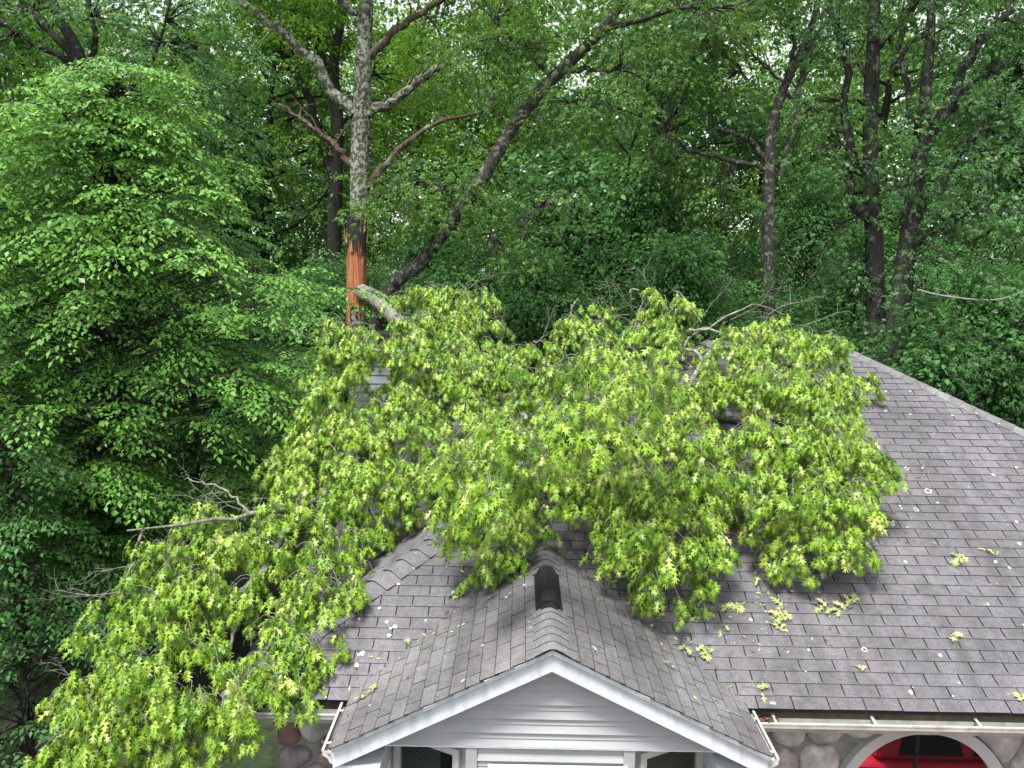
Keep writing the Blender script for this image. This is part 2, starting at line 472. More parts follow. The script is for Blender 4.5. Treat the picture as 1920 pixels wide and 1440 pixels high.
def lay_shingles(O, U, Vv, u0, u1, nv, clips, owner, seed, keep=None, tab=0.305, expo=0.127):
    """three-tab courses on the plane O + u U + v Vv"""
    rr = random.Random(seed)
    O, U, Vv = (np.asarray(a, float) for a in (O, U, Vv))
    Nn = np.cross(U, Vv)
    if Nn[2] < 0: Nn = -Nn
    for k in range(nv):
        off = (0.5 if k % 2 else 0.0) * tab + rr.uniform(-.008, .008)
        u = u0 - tab + off
        wob = rr.uniform(-.003, .003)
        while u < u1:
            w = tab
            g = 0.008 + rr.random() * 0.004
            e0 = rr.uniform(-.0035, .0035) + wob; e1 = rr.uniform(-.0035, .0035) + wob
            poly = [(u + g / 2, k * expo + e0), (u + w - g / 2, k * expo + e1), (u + w - g / 2, (k + 1) * expo + 0.03), (u + g / 2, (k + 1) * expo + 0.03)]
            u += tab
            for c in clips: poly = clip_poly(poly, *c) if len(poly) > 2 else []
            if len(poly) < 3: continue
            cu = sum(p[0] for p in poly) / len(poly); cv = sum(p[1] for p in poly) / len(poly)
            C = O + U * cu + Vv * cv
            if keep and not keep(O, U, Vv, poly): continue
            lift = rr.random() * 0.003
            top, bot = [], []
            for (pu, pv) in poly:
                s = (pv - k * expo) / (expo + 0.03)
                h = 0.0105 + lift - s * (0.0085 + lift)
                top.append(O + U * pu + Vv * pv + Nn * h); bot.append(O + U * pu + Vv * pv + Nn * (h - 0.0065))
            n = len(poly)
            faces = [tuple(range(n))] + [(i, n + i, n + (i + 1) % n, (i + 1) % n) for i in range(n)]
            if owner is porch_roof and n == 4:          # worn black asphalt along the exposed edge, widened to paint in its shadow line
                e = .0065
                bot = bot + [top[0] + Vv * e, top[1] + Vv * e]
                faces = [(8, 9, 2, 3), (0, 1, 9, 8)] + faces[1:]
            TABS.append((top + bot, faces, min(1, max(0, rr.gauss(.45, .14))), C, owner, n))


sl = math.hypot(1, MS)
vf = np.array([0, 1, MS]) / sl
ncourse = int(RUN * sl / 0.127) + 1
# front slope: u = x, v up the slope; hips rise 1 plan metre per plan metre


def keep_front(O, U, V_, poly):
    for p in poly:
        P_ = O + U * p[0] + V_ * p[1]
        if P_[2] > GZ - GM * abs(P_[0] - GX) - 0.03 or abs(P_[0] - GX) > GW: return True
    return False


lay_shingles((0, Y0 - 0.025, Z0 - 0.025 * MS), (1, 0, 0), vf, XC, XD, ncourse,
             [(1, -1 / sl, -XC), (-1, -1 / sl, XD), (0, -1, RUN * sl + .02)], roof, 1, keep_front)
# left slope: u = y, v up towards +x
vl = np.array([1, 0, MS]) / sl
lay_shingles((XC - .025, 0, Z0 - .025 * MS), (0, 1, 0), vl, Y0, YB, ncourse,
             [(1, -1 / sl, -Y0), (-1, -1 / sl, YB), (0, -1, RUN * sl + .02)], roof, 2)
# right slope (seen only from the side)
vr = np.array([-1, 0, MS]) / sl
lay_shingles((XD + .025, 0, Z0 - .025 * MS), (0, 1, 0), vr, Y0, YB, ncourse,
             [(1, -1 / sl, -Y0), (-1, -1 / sl, YB), (0, -1, RUN * sl + .02)], roof, 3)
# porch gable slopes
gl = math.hypot(1, GM)
ncg = int(GW * gl / 0.127) + 1


def keep_gable(O, U, V_, poly):
    for p in poly:
        P_ = O + U * p[0] + V_ * p[1]
        if P_[1] < Y0 - .03 or P_[2] > main_z(P_[1]) - 0.03: return True
    return False


for sgn, sd in ((-1, 4), (1, 5)):
    vg = np.array([-sgn, 0, GM]) / gl
    lay_shingles((GX + sgn * (GW + .02), 0, GE - .02 * GM), (0, 1, 0), vg, GY - .04, yb_, ncg,
                 [(1, 0, -(GY - .04)), (-1, 0, yb_), (0, -1, GW * gl + .03)], porch_roof, sd, keep_gable)

# which shingles stay single pieces: the 300 that show largest in the photograph, outside the foliage
FOL = [(80, 1440), (70, 1300), (230, 980), (480, 940), (600, 700), (700, 540), (900, 520), (1250, 530), (1540, 590), (1680, 850), (1665, 1010),
       (1500, 1050), (1340, 1010), (1220, 1120), (1130, 1040), (970, 960), (900, 1060), (830, 990), (680, 1000), (650, 1180), (560, 1320), (500, 1440)]


def inside(x, y, poly=FOL):
    r = False
    for i in range(len(poly)):
        (x0, y0), (x1, y1) = poly[i], poly[i - 1]
        if (y0 > y) != (y1 > y) and x < (x1 - x0) * (y - y0) / (y1 - y0) + x0: r = not r
    return r


scored = []
for i, tb in enumerate(TABS):
    p = proj(np.array(tb[0][:tb[5]]))
    a = 0.5 * abs(np.dot(p[:, 0], np.roll(p[:, 1], 1)) - np.dot(p[:, 1], np.roll(p[:, 0], 1)))
    c = p[:, :2].mean(0)
    vis = 0 < c[0] < 1920 and 0 < c[1] < 1440 and not inside(c[0], c[1])
    n_up = np.cross(tb[0][1] - tb[0][0], tb[0][2] - tb[0][1])
    facing = abs(np.dot(unit(n_up), unit(tb[3] - CAMP)))
    scored.append((a if vis else 0, i))
scored.sort(reverse=True)
single = {i for a, i in scored[:300] if a > 0}
rest = {roof: MB(), porch_roof: MB()}
for i, (V_, F_, r_, C_, own, n_) in enumerate(TABS):
    mat = M['shingle'] if own is roof else M['porch_shingle']
    if i in single:
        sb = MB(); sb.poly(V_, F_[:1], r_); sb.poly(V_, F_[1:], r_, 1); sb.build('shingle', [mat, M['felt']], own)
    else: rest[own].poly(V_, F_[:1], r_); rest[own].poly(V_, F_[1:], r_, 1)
for own, mb in rest.items():
    o = mb.build('shingles', [M['shingle'] if own is roof else M['porch_shingle'], M['felt']], own)
    o['kind'] = 'stuff'


def ridge_caps(A, B, n1, n2, d1, d2, expo, half, mat, parent, seed, skip=None, lip=0.0):
    """bent cap shingles lapped from A (low) to B (high) along a hip or ridge"""
    rr = random.Random(seed)
    A, B, n1, n2, d1, d2 = (np.asarray(v, float) for v in (A, B, n1, n2, d1, d2))
    L = np.linalg.norm(B - A); h = (B - A) / L
    nb = unit(n1 + n2)
    k = 0
    while k * expo < L:
        s0, s1 = k * expo - .01, min(L, (k + 1) * expo + 0.04)
        k += 1
        if skip and skip(A + h * (s0 + s1) / 2): continue
        w = half * rr.uniform(.97, 1.03)
        rows = []
        j = rr.uniform(-.004, .004)
        for s, lift in ((s0, .016 + lip + rr.random() * .003), (s1, .010)):
            c = A + h * s
            top = [c + d1 * w + n1 * (lift - .004) + h * j, c + d1 * w * .42 + n1 * (lift + .003), c + d1 * w * .13 + n1 * (lift + .001), c + nb * (lift - .006),
                   c + d2 * w * .13 + n2 * (lift + .001), c + d2 * w * .42 + n2 * (lift + .003), c + d2 * w + n2 * (lift - .004) - h * j]
            rows.append(top)
        bot = [p - nb * (.0058 + lip) for p in rows[0]]
        Pp = rows[0] + rows[1] + bot
        rv = min(1, max(0, rr.gauss(.6, .2)))
        cb = MB(); cb.poly(Pp, [(i, i + 1, 7 + i + 1, 7 + i) for i in range(6)], rv); cb.poly(Pp, [(14 + i, 14 + i + 1, i + 1, i) for i in range(6)] + [(0, 7, 14), (6, 20, 13)], rv, 1)
        cb.build('ridge_cap', [mat, M['felt']], parent, smooth=False)


nf = np.array([0, -MS, 1]) / sl; nl_ = np.array([-MS, 0, 1]) / sl; nr_ = np.array([MS, 0, 1]) / sl; nbk = np.array([0, MS, 1]) / sl
hl = unit(np.array([1, 1, MS])); hr = unit(np.array([-1, 1, MS]))


def in_plane_perp(n, h, sign_ref):
    d = unit(np.cross(n, h)); return d if np.dot(d, sign_ref) > 0 else -d


hid = lambda P_: False
ridge_caps((XC, Y0, Z0), (XA, Y0 + RUN, ZR), nf, nl_, in_plane_perp(nf, hl, (1, -1, 0)), in_plane_perp(nl_, hl, (-1, 1, 0)), .19, .16, M['shingle'], roof, 11, lip=.012)
ridge_caps((XD, Y0, Z0), (XB, Y0 + RUN, ZR), nf, nr_, in_plane_perp(nf, hr, (-1, -1, 0)), in_plane_perp(nr_, hr, (1, 1, 0)), .16, .145, M['porch_shingle'], roof, 12)
ridge_caps((XA, Y0 + RUN, ZR), (XB, Y0 + RUN, ZR), nf, nbk, -vf, np.array([0, 1, -MS]) / sl, .16, .145, M['shingle'], roof, 13)
VENT0, VENT1 = GY + 0.76, GY + 1.56
YEND = Y0 + (GZ - Z0) / MS + .03
gdl, gdr = np.array([-1, 0, -GM]) / gl, np.array([1, 0, -GM]) / gl
gnl, gnr = np.array([-GM, 0, 1]) / gl, np.array([GM, 0, 1]) / gl
ridge_caps((GX, GY - .035, GZ), (GX, YEND, GZ), gnl, gnr, gdl, gdr, .135, .15, M['porch_shingle'], porch_roof, 14,
           lambda P_: VENT0 + .02 < P_[1] < VENT1 - .02)

# ridge vent on the porch gable
vb = MB()
prof = []
for s_, z_ in ((-.135, -.058), (-.135, -.034), (-.104, -.022), (-.098, .010), (-.082, .012), (-.076, .040), (0, .054), (.076, .040), (.082, .012), (.098, .010), (.104, -.022), (.135, -.034), (.135, -.058)):
    prof.append((GX + s_ * .84, VENT0, GZ + z_))
vb.prism(prof, (0, VENT0, 0), (0, VENT1, 0))
vent = vb.build('ridge_vent', M['vent_plastic'], porch_roof)
ib = MB()     # torn foam baffle under the open end
pts = [(GX - .075, GZ - .02), (GX - .05, GZ + .03), (GX - .02, GZ + .015), (GX + .02, GZ + .04), (GX + .05, GZ + .012), (GX + .075, GZ - .02)]
ib.prism([(x, VENT0 - .045, z) for x, z in pts] + [(GX, VENT0 - .045, GZ - .0)], (0, VENT0 - .045, 0), (0, VENT0 - .002, 0))
ib.build('vent_baffle', M['black'], vent)

# ---- eaves: mossy sub-fascia, gutters, hangers


def gutter_run(name, A, B, out, parent, hangers=()):
    """K-style gutter from A to B (points on the fascia at shingle height), opening up, 'out' = away from the wall"""
    A, B, out = (np.asarray(v, float) for v in (A, B, out))
    h = unit(B - A)
    up = np.array([0, 0, 1.0])
    prof = [(0, -.02), (0, -.115), (.055, -.115), (.072, -.075), (.112, -.05), (.116, -.012), (.106, -.012), (.103, -.043), (.064, -.068), (.048, -.106), (.008, -.106), (.008, -.02)]
    mb = MB()
    mb.prism([A + out * o_ + up * z_ for o_, z_ in prof], A, B)
    lipA = [(.100, -.014), (.100, -.002), (.120, -.002), (.120, -.014)]
    mb.prism([A + out * o_ + up * z_ for o_, z_ in lipA], A, B)
    mb.prism([A + out * o_ + up * z_ for o_, z_ in [(p[0], p[1]) for p in [(.0, -.115), (.055, -.115), (.072, -.075), (.112, -.05), (.116, -.012), (0, -.012)]]], A, A + h * .003)
    mb.prism([A + out * o_ + up * z_ for o_, z_ in [(p[0], p[1]) for p in [(.0, -.115), (.055, -.115), (.072, -.075), (.112, -.05), (.116, -.012), (0, -.012)]]], B, B - h * .003)
    o = mb.build(name, M['gutter'], parent)
    sb = MB(); sb.prism([A + out * o_ + up * z_ for o_, z_ in [(.010, -.104), (.050, -.104), (.058, -.085), (.010, -.085)]], A + h * .004, B - h * .004)
    sb.build('gutter_silt', M['gutter_inside'], o)
    for s in hangers:
        c = A + h * s
        hb = MB(); hb.prism([c - h * .012 + out * o_ + up * z_ for o_, z_ in [(.0, .012), (.112, .001), (.112, .006), (.0, .020)]], c - h * .012, c + h * .012)
        hb.build('gutter_hanger', M['gutter'], o)
    return o


fz = Z0 - .035
b = MB()
b.box((XC + .02, Y0 + .035, Z0 - .245), (GX - GW + .05, Y0 + .06, Z0 - .02)); b.box((XC + .03, Y0 + .0605, Z0 - .20), (GX - GW, WALL_Y, Z0 - .185), mi=1)
fb = b.build('fascia_board', [M['mossy_board'], M['white_trim']], house)
b = MB()
b.box((GX + GW - .05, Y0 + .035, Z0 - .245), (XD - .02, Y0 + .06, Z0 - .02)); b.box((GX + GW, Y0 + .0605, Z0 - .20), (XD - .03, WALL_Y, Z0 - .185), mi=1)
b.build('fascia_board', [M['mossy_board'], M['white_trim']], house)
b = MB(); b.box((XC + .035, Y0 + .07, Z0 - .20), (XC + .06, YB, Z0 - .03)); b.build('fascia_board', M['mossy_board'], house)
b = MB(); b.box((XD - .06, Y0 + .07, Z0 - .20), (XD - .035, YB, Z0 - .03)); b.build('fascia_board', M['mossy_board'], house)
gutter_run('gutter', (GX + GW + .09, Y0 + .034, Z0 - .103), (XD, Y0 + .034, Z0 - .103), (0, -1, 0), house, [.18, 1.02, 1.9, 2.8, 3.8, 5.0])
gutter_run('gutter', (XC, Y0 + .034, Z0 - .103), (GX - GW - .09, Y0 + .034, Z0 - .103), (0, -1, 0), house, [.3, .62, .72])
# short gutters along the porch eaves
for sgn in (-1, 1):
    x = GX + sgn * (GW - .02)
    gutter_run('gutter', (x, GY + .03, GE - .05), (x, Y0 + .0, GE - .05), (sgn, 0, 0), house, [.08, .55])
    b = MB(); b.box((min(x, x - sgn * .025), GY + .05, GE - .20), (max(x, x - sgn * .025), Y0 + .4, GE - .055)); b.build('fascia_board', M['white_trim'], house)

# ---- rake boards of the porch gable
FY = GY + .022
for sgn in (-1, 1):
    dv = np.array([sgn, 0, -GM]) / gl; dn = np.array([0, 0, 1.0])
    A = np.array([GX, 0, GZ - .02]); Bp = np.array([GX + sgn * (GW + .015), 0, GE - .02])
    mb = MB()     # wide lower board, cut plumb at both ends
    lo, hi = -.185, -.035
    mb.prism([(A[0], FY, A[2] + hi), (A[0], FY, A[2] + lo), (Bp[0], FY, Bp[2] + lo), (Bp[0], FY, Bp[2] + hi)], (0, FY, 0), (0, FY + .03, 0))
    rb = mb.build('rake_board', M['white_trim'], house, bevel=.003)
    mb = MB()     # drip edge trim, proud of the board
    mb.prism([(A[0], FY - .052, A[2] + .012), (A[0], FY - .036, A[2] - .034), (Bp[0], FY - .036, Bp[2] - .034), (Bp[0], FY - .052, Bp[2] + .012)], (0, FY - .05, 0), (0, FY - .021, 0))
    mb.build('drip_edge', M['white_trim'], rb, bevel=.004)
    # soffit return box under the end of the rake
    x0, x1 = sorted((Bp[0] - sgn * .005, Bp[0] - sgn * .36))
    mb = MB(); mb.box((x0, FY + .0305, GE - .44), (x1, Y0 + .3, GE - .20)); mb.build('soffit_return', M['white_trim'], house, bevel=.004)
    # sloping soffit
    mb = MB()
    mb.prism([(A[0], FY + .031, A[2] - .06), (A[0], FY + .031, A[2] - .075), (Bp[0], FY + .031, Bp[2] - .075), (Bp[0], FY + .031, Bp[2] - .06)], (0, FY + .031, 0), (0, FY + .3, 0))
    mb.build('soffit', M['white_trim'], house)

# ---- gable siding, plank by plank (clapboard: each plank leans out at its foot)
SY = FY + .20
zbot = at(1035, 1398, SY)[2]
zz, k = zbot, 0
EXPOS = .12
while zz < GZ - .1:
    z1 = zz + EXPOS
    xw0 = (GZ - .075 - zz) / GM; xw1 = max(0.0, (GZ - .075 - z1) / GM)
    xw0, xw1 = min(xw0, GW - .3), min(xw1, GW - .3)
    mb = MB()
    mid = zz + EXPOS * .52
    xm = min((GZ - .075 - mid) / GM, GW - .3)
    mb.poly([(GX - xw0, SY - .034, zz), (GX + xw0, SY - .034, zz), (GX + xm, SY - .007, mid), (GX - xm, SY - .007, mid), (GX - xm, SY - .019, mid + .004), (GX + xm, SY - .019, mid + .004), (GX + xw1, SY - .001, z1), (GX - xw1, SY - .001, z1),
             (GX - xw0, SY, zz), (GX + xw0, SY, zz)], [(0, 1, 2, 3), (3, 2, 5, 4), (4, 5, 6, 7), (8, 9, 1, 0)])
    mb.build('siding_plank', M['siding'], house)
    zz = z1; k += 1
mb = MB(); mb.poly([(GX - GW + .3, SY + .004, zbot), (GX + GW - .3, SY + .004, zbot), (GX + GW - .3, SY + .004, GE + .1), (GX, SY + .004, GZ - .07), (GX - GW + .3, SY + .004, GE + .1)], [(0, 1, 2, 3, 4)])
mb.build('gable_wall', M['black'], house)
mb = MB(); mb.box((GX - GW + .3, SY - .031, zbot - .012), (GX + GW - .3, WALL_Y, zbot - .001)); mb.build('porch_ceiling', M['white_trim'], house)

# ---- bay under the gable: middle panel of siding, two slanted sides with windows
xl, xr = at(884, 1410, SY)[0], at(1180, 1410, SY)[0]
by = SY + .02
zt = zbot - .013
zz, k = zt, 0
while zz > 1.1:
    z0_ = zz - EXPOS
    mb = MB()
    mid = z0_ + EXPOS * .52
    mb.poly([(xl, by - .034, z0_), (xr, by - .034, z0_), (xr, by - .007, mid), (xl, by - .007, mid), (xl, by - .019, mid + .004), (xr, by - .019, mid + .004), (xr, by - .001, zz), (xl, by - .001, zz), (xl, by, z0_), (xr, by, z0_)],
            [(0, 1, 2, 3), (3, 2, 5, 4), (4, 5, 6, 7), (8, 9, 1, 0)])
    mb.build('siding_plank', M['siding'], house)
    zz = z0_; k += 1
for x, s in ((xl, -1), (xr, 1)):
    mb = MB(); mb.box((x - .045, by - .038, 0), (x + .045, by + .06, zt)); mb.build('corner_post', M['siding'], house, bevel=.004)
mb = MB(); mb.box((xl, by + .001, 0), (xr, by + .05, zt)); mb.build('bay_wall', M['siding'], house)
zc = at(1040, 1432, by - .02)[2]
cx0, cx1 = at(915, 1434, by)[0], at(1176, 1434, by)[0]
mb = MB()
for lo, hi in (((cx0, by - .06, zc - .07), (cx1, by - .035, zc)), ((cx0, by - .06, zc - .9), (cx0 + .06, by - .035, zc - .07)), ((cx1 - .06, by - .06, zc - .9), (cx1, by - .035, zc - .07))): mb.box(lo, hi)
w = mb.build('window_frame', M['white_trim'], house, bevel=.004)
mb = MB(); mb.box((cx0 + .06, by - .05, zc - .9), (cx1 - .06, by - .037, zc - .07)); mb.build('window_pane', M['arch_glass'], w)

for sgn, xs in ((-1, xl - .045), (1, xr + .045)):
    # slanted side wall from (xs, by) back 45 degrees to the stone wall
    L_ = (WALL_Y - by) * 1.0
    ux = Vector((sgn * .88, .475, 0)).normalized()
    L_ = (WALL_Y - by) / ux.y
    nn = Vector((ux.y * 1, -ux.x, 0)) if sgn > 0 else Vector((-ux.y, ux.x * 1, 0))
    if nn.y > 0: nn = -nn
    o_ = Vector((xs, by + .03, 0))

    def pt(s, z, d): return tuple(o_ + ux * s + nn * d + Vector((0, 0, z)))

    def slab(mb, s0, s1, z0_, z1_, d0, d1):
        P_ = [pt(s, z, d) for d in (d0, d1) for z in (z0_, z1_) for s in (s0, s1)]
        mb.poly(P_, [(0, 1, 3, 2), (4, 6, 7, 5), (0, 4, 5, 1), (2, 3, 7, 6), (0, 2, 6, 4), (1, 5, 7, 3)])
    L_ = min(L_, .80)
    mb = MB(); slab(mb, 0, L_, 0, zt, -.05, -.03); sw = mb.build('bay_wall', M['siding'], house)
    ztop = zt - .085
    mb = MB()
    s0, s1 = .06, L_ - .09
    slab(mb, s0, s1, ztop - .06, ztop, -.03, .02); slab(mb, s0, s0 + .06, 1.0, ztop - .06, -.03, .02); slab(mb, s1 - .06, s1, 1.0, ztop - .06, -.03, .02)
    wf = mb.build('window_frame', M['window_white'], house, bevel=.003)
    mb = MB(); slab(mb, s0 + .06, s1 - .06, 1.0, ztop - .06, -.006, -.003); mb.build('window_pane', M['clear_glass'], wf)
    mb = MB(); slab(mb, s0 + .06, s1 - .06, 1.0, ztop - .06, -.029, -.027); mb.build('window_backing', M['black'] if sgn < 0 else M['blind'], wf)
    mb = MB()
    zq = ztop - .08
    while zq > 1.1: slab(mb, s0 + .08 + (.0 if sgn > 0 else .12), s1 - .075, zq - .009, zq, -.022, -.012); zq -= .022
    bl = mb.build('window_blind', M['blind'], wf); bl['kind'] = 'stuff'
    mb = MB(); slab(mb, L_ - .05, L_, 0, zt, -.029, .012); mb.build('corner_post', M['white_trim'], house, bevel=.003)

# ---- stone walls
STX0 = at(516, 1400, WALL_Y)[0]
mb = MB()
mb.box((STX0 + .03, WALL_Y, -.1), (XD - .45, YB - .42, Z0 - .186))
mb.build('wall', M['mortar'], house)
AWX, AWZ = at(1728, 1400, WALL_Y)[0], at(1728, 1362, WALL_Y - .05)[2]
ARC_R = .79
AWC = AWZ - ARC_R + .05


def stone_patch(x0, x1, z0_, z1_, n, seed, redspots=()):
    rr = random.Random(seed)
    pts = []
    while len(pts) < n:
        best, bd = None, -1
        for _ in range(12):
            p = (rr.uniform(x0, x1), rr.uniform(z0_, z1_))
            d = min([math.hypot(p[0] - q[0], (p[1] - q[1]) * 1.25) for q in pts] + [9]) * rr.uniform(.75, 1.15)
            if d > bd: best, bd = p, d
        pts.append(best)
    for i, p in enumerate(pts):
        poly = [(x0, z0_), (x1, z0_), (x1, z1_), (x0, z1_)]
        for j, q in enumerate(pts):
            if i == j: continue
            mx, mz = (p[0] + q[0]) / 2, (p[1] + q[1]) / 2
            a, c = p[0] - q[0], p[1] - q[1]
            poly = clip_poly(poly, a, c, -(a * mx + c * mz))
            if len(poly) < 3: break
        if len(poly) < 3: continue
        cx = sum(q[0] for q in poly) / len(poly); cz = sum(q[1] for q in poly) / len(poly)
        if math.hypot(cx - AWX, cz - AWC) < ARC_R * .93 and cz > AWC or (abs(cx - AWX) < ARC_R * .95 and cz < AWC): continue
        # round the cell: resample by angle, blend towards an ellipse
        K = 14
        ring = []
        for k in range(K):
            an = 2 * math.pi * k / K
            dx, dz = math.cos(an), math.sin(an)
            best = 9
            for m_ in range(len(poly)):
                (ax, az), (bx, bz) = poly[m_], poly[(m_ + 1) % len(poly)]
                ex, ez = bx - ax, bz - az
                den = dx * ez - dz * ex
                if abs(den) < 1e-9: continue
                t_ = ((ax - cx) * ez - (az - cz) * ex) / den
                s_ = ((ax - cx) * dz - (az - cz) * dx) / den
                if t_ > 0 and -1e-6 <= s_ <= 1 + 1e-6: best = min(best, t_)
            ring.append(best)
        sm = [(ring[k - 1] + 2 * ring[k] + ring[(k + 1) % K]) / 4 for k in range(K)]
        bul = rr.uniform(.05, .09)
        rings = []
        for fr, hgt in ((1.0, -.004), (.97, bul * .55), (.80, bul * .92), (.42, bul * 1.05)):
            row = []
            for k in range(K):
                an = 2 * math.pi * k / K
                r_ = max(.01, min(sm[k], ring[k] * 1.02) - .014) * fr * rr.uniform(.97, 1.03)
                x, z = cx + r_ * math.cos(an), cz + r_ * math.sin(an)
                d = math.hypot(x - AWX, z - AWC)
                if z > AWC and d < ARC_R + .01: x, z = AWX + (x - AWX) / d * (ARC_R + .01), AWC + (z - AWC) / d * (ARC_R + .01)
                row.append((x, WALL_Y - hgt - rr.uniform(-.004, .004), z))
            rings.append(row)
        Pp = [q for r_ in rings for q in r_] + [(cx, WALL_Y - bul * 1.06, cz)]
        F = []
        for a in range(3):
            for k in range(K): F.append((a * K + k, a * K + (k + 1) % K, (a + 1) * K + (k + 1) % K, (a + 1) * K + k))
        for k in range(K): F.append((3 * K + k, 3 * K + (k + 1) % K, 4 * K))
        red = any(math.hypot(cx - rx, cz - rz) < .16 for rx, rz in redspots)
        mat = M['stone_red'] if red else M[rr.choice(['stone_grey', 'stone_grey', 'stone_tan', 'stone_tan', 'stone_dark'])]
        sb = MB(); sb.poly(Pp, F, rr.random()); sb.build('stone', mat, house, smooth=True)


def xz(px, py): p = at(px, py, WALL_Y); return (p[0], p[2])


stone_patch(GX + GW - .12, 6.2, 1.1, Z0 - .19, 46, 21, [xz(1500, 1437)])
stone_patch(STX0 + .02, GX - GW + .35, 1.1, Z0 - .19, 13, 22, [xz(533, 1395)])

# arched window: frame ring, glass, mullion
mb = MB()
K = 40
pin, pout = [], []
ri = ARC_R - .105
for k in range(K + 1):
    an = math.pi * k / K
    pout.append((AWX + ARC_R * math.cos(an), AWC + ARC_R * math.sin(an))); pin.append((AWX + ri * math.cos(an), AWC + ri * math.sin(an)))
pout = [(AWX + ARC_R, .9)] + pout + [(AWX - ARC_R, .9)]; pin = [(AWX + ri, .9)] + pin + [(AWX - ri, .9)]
for i in range(len(pin) - 1):
    a, b_, c, d = pin[i], pout[i], pout[i + 1], pin[i + 1]
    P_ = [(a[0], WALL_Y - .08, a[1]), (b_[0], WALL_Y - .095, b_[1]), (c[0], WALL_Y - .095, c[1]), (d[0], WALL_Y - .08, d[1]),
          (a[0], WALL_Y - .004, a[1]), (b_[0], WALL_Y - .004, b_[1]), (c[0], WALL_Y - .004, c[1]), (d[0], WALL_Y - .004, d[1])]
    mb.poly(P_, [(0, 1, 2, 3), (1, 5, 6, 2), (0, 3, 7, 4)])
aw = mb.build('arched_window', M['window_white'], house)
mb = MB(); n_ = len(pin)
mb.poly([(x, WALL_Y - .03, z) for x, z in pin] + [(AWX, WALL_Y - .03, 1.5)], [(i, i + 1, n_) for i in range(n_ - 1)])
mb.build('window_pane', M['arch_glass'], aw)
mb = MB(); xm = at(1716, 1400, WALL_Y)[0]; mb.box((xm - .014, WALL_Y - .042, .9), (xm + .014, WALL_Y - .031, AWC + ri - .005)); mb.build('mullion', M['black'], aw)

# dry leaves caught in the gutters, one clump at each inside corner


def litter(name, centre, ext, n, seed, label):
    rr = np.random.default_rng(seed)
    mb = MB()
    for i in range(n):
        c = np.array(centre) + (rr.random(3) - .5) * np.array(ext)
        a = unit(rr.normal(size=3) * (1, 1, .4)); s = unit(np.cross(a, rr.normal(size=3)))
        L_ = rr.uniform(.02, .05)
        mb.poly([c, c + a * L_ * .5 + s * L_ * .3, c + a * L_, c + a * L_ * .5 - s * L_ * .3], [(0, 1, 2, 3)], rr.random())
    o = mb.build(name, M['dry_leaf']); tag(o, label, kind='stuff'); return o


litter('leaf_litter', (GX + GW + .15, Y0 - .01, Z0 - .12), (.32, .09, .06), 150, 31, 'brown dead leaves packed in gutter corner right of porch gable')
litter('leaf_litter', (GX - GW - .07, GY + .16, GE - .10), (.09, .28, .06), 70, 32, 'brown dead leaves in gutter at left foot of porch gable')

# ---- siding-clad chimney chase on the left slope
c0 = at(668, 660, 10.9); c1 = at(738, 660, 10.9)
chase = empty('chimney_chase', ((c0[0] + c1[0]) / 2, 11.3, 0))
tag(chase, 'pale grey siding clad chimney chase half buried in fallen foliage', 'chimney')
cxm = float(chase.location.x)
ztop = at(700, 656, 10.9)[2]
wdt = .78


def chase_part(mb, name, mat, parent=chase):
    o = mb.build(name, mat, parent); o.matrix_parent_inverse = Matrix.Translation(-chase.location) if parent is chase else Matrix.Identity(4); return o


x0, x1, y0_, y1_ = cxm - .24, cxm + .46, 10.9, 11.7
zq, k = ztop - .1, 0
zlow = Z0 + MS * (x0 - XC) - .1
mb = MB(); mb.box((x0 + .02, y0_ + .02, zlow - .3), (x1 - .02, y1_ - .02, ztop - .02)); chase_part(mb, 'chase_core', M['chase_siding'])
while zq > zlow:
    mb = MB(); z1 = zq; z0_ = zq - .115
    o1, o0 = .004, .016
    ringt = [(x0 - o1, y0_ - o1, z1), (x1 + o1, y0_ - o1, z1), (x1 + o1, y1_ + o1, z1), (x0 - o1, y1_ + o1, z1)]
    ringb = [(x0 - o0, y0_ - o0, z0_), (x1 + o0, y0_ - o0, z0_), (x1 + o0, y1_ + o0, z0_), (x0 - o0, y1_ + o0, z0_)]
    mb.poly(ringt + ringb, [(0, 4, 5, 1), (1, 5, 6, 2), (2, 6, 7, 3), (3, 7, 4, 0), (4, 7, 6, 5)]); chase_part(mb, 'siding_plank', M['chase_siding']); zq = z0_
mb = MB(); mb.box((x0 - .05, y0_ - .05, ztop - .1), (x1 + .05, y1_ + .05, ztop)); cap = chase_part(mb, 'chase_cap', M['chase_siding'])
mb = MB(); mb.box((x0 + .2, y0_ + .2, ztop + .001), (x1 - .2, y1_ - .2, ztop + .14)); mb.box((x0 + .12, y0_ + .12, ztop + .141), (x1 - .12, y1_ - .12, ztop + .20)); chase_part(mb, 'flue_cap', M['black'])

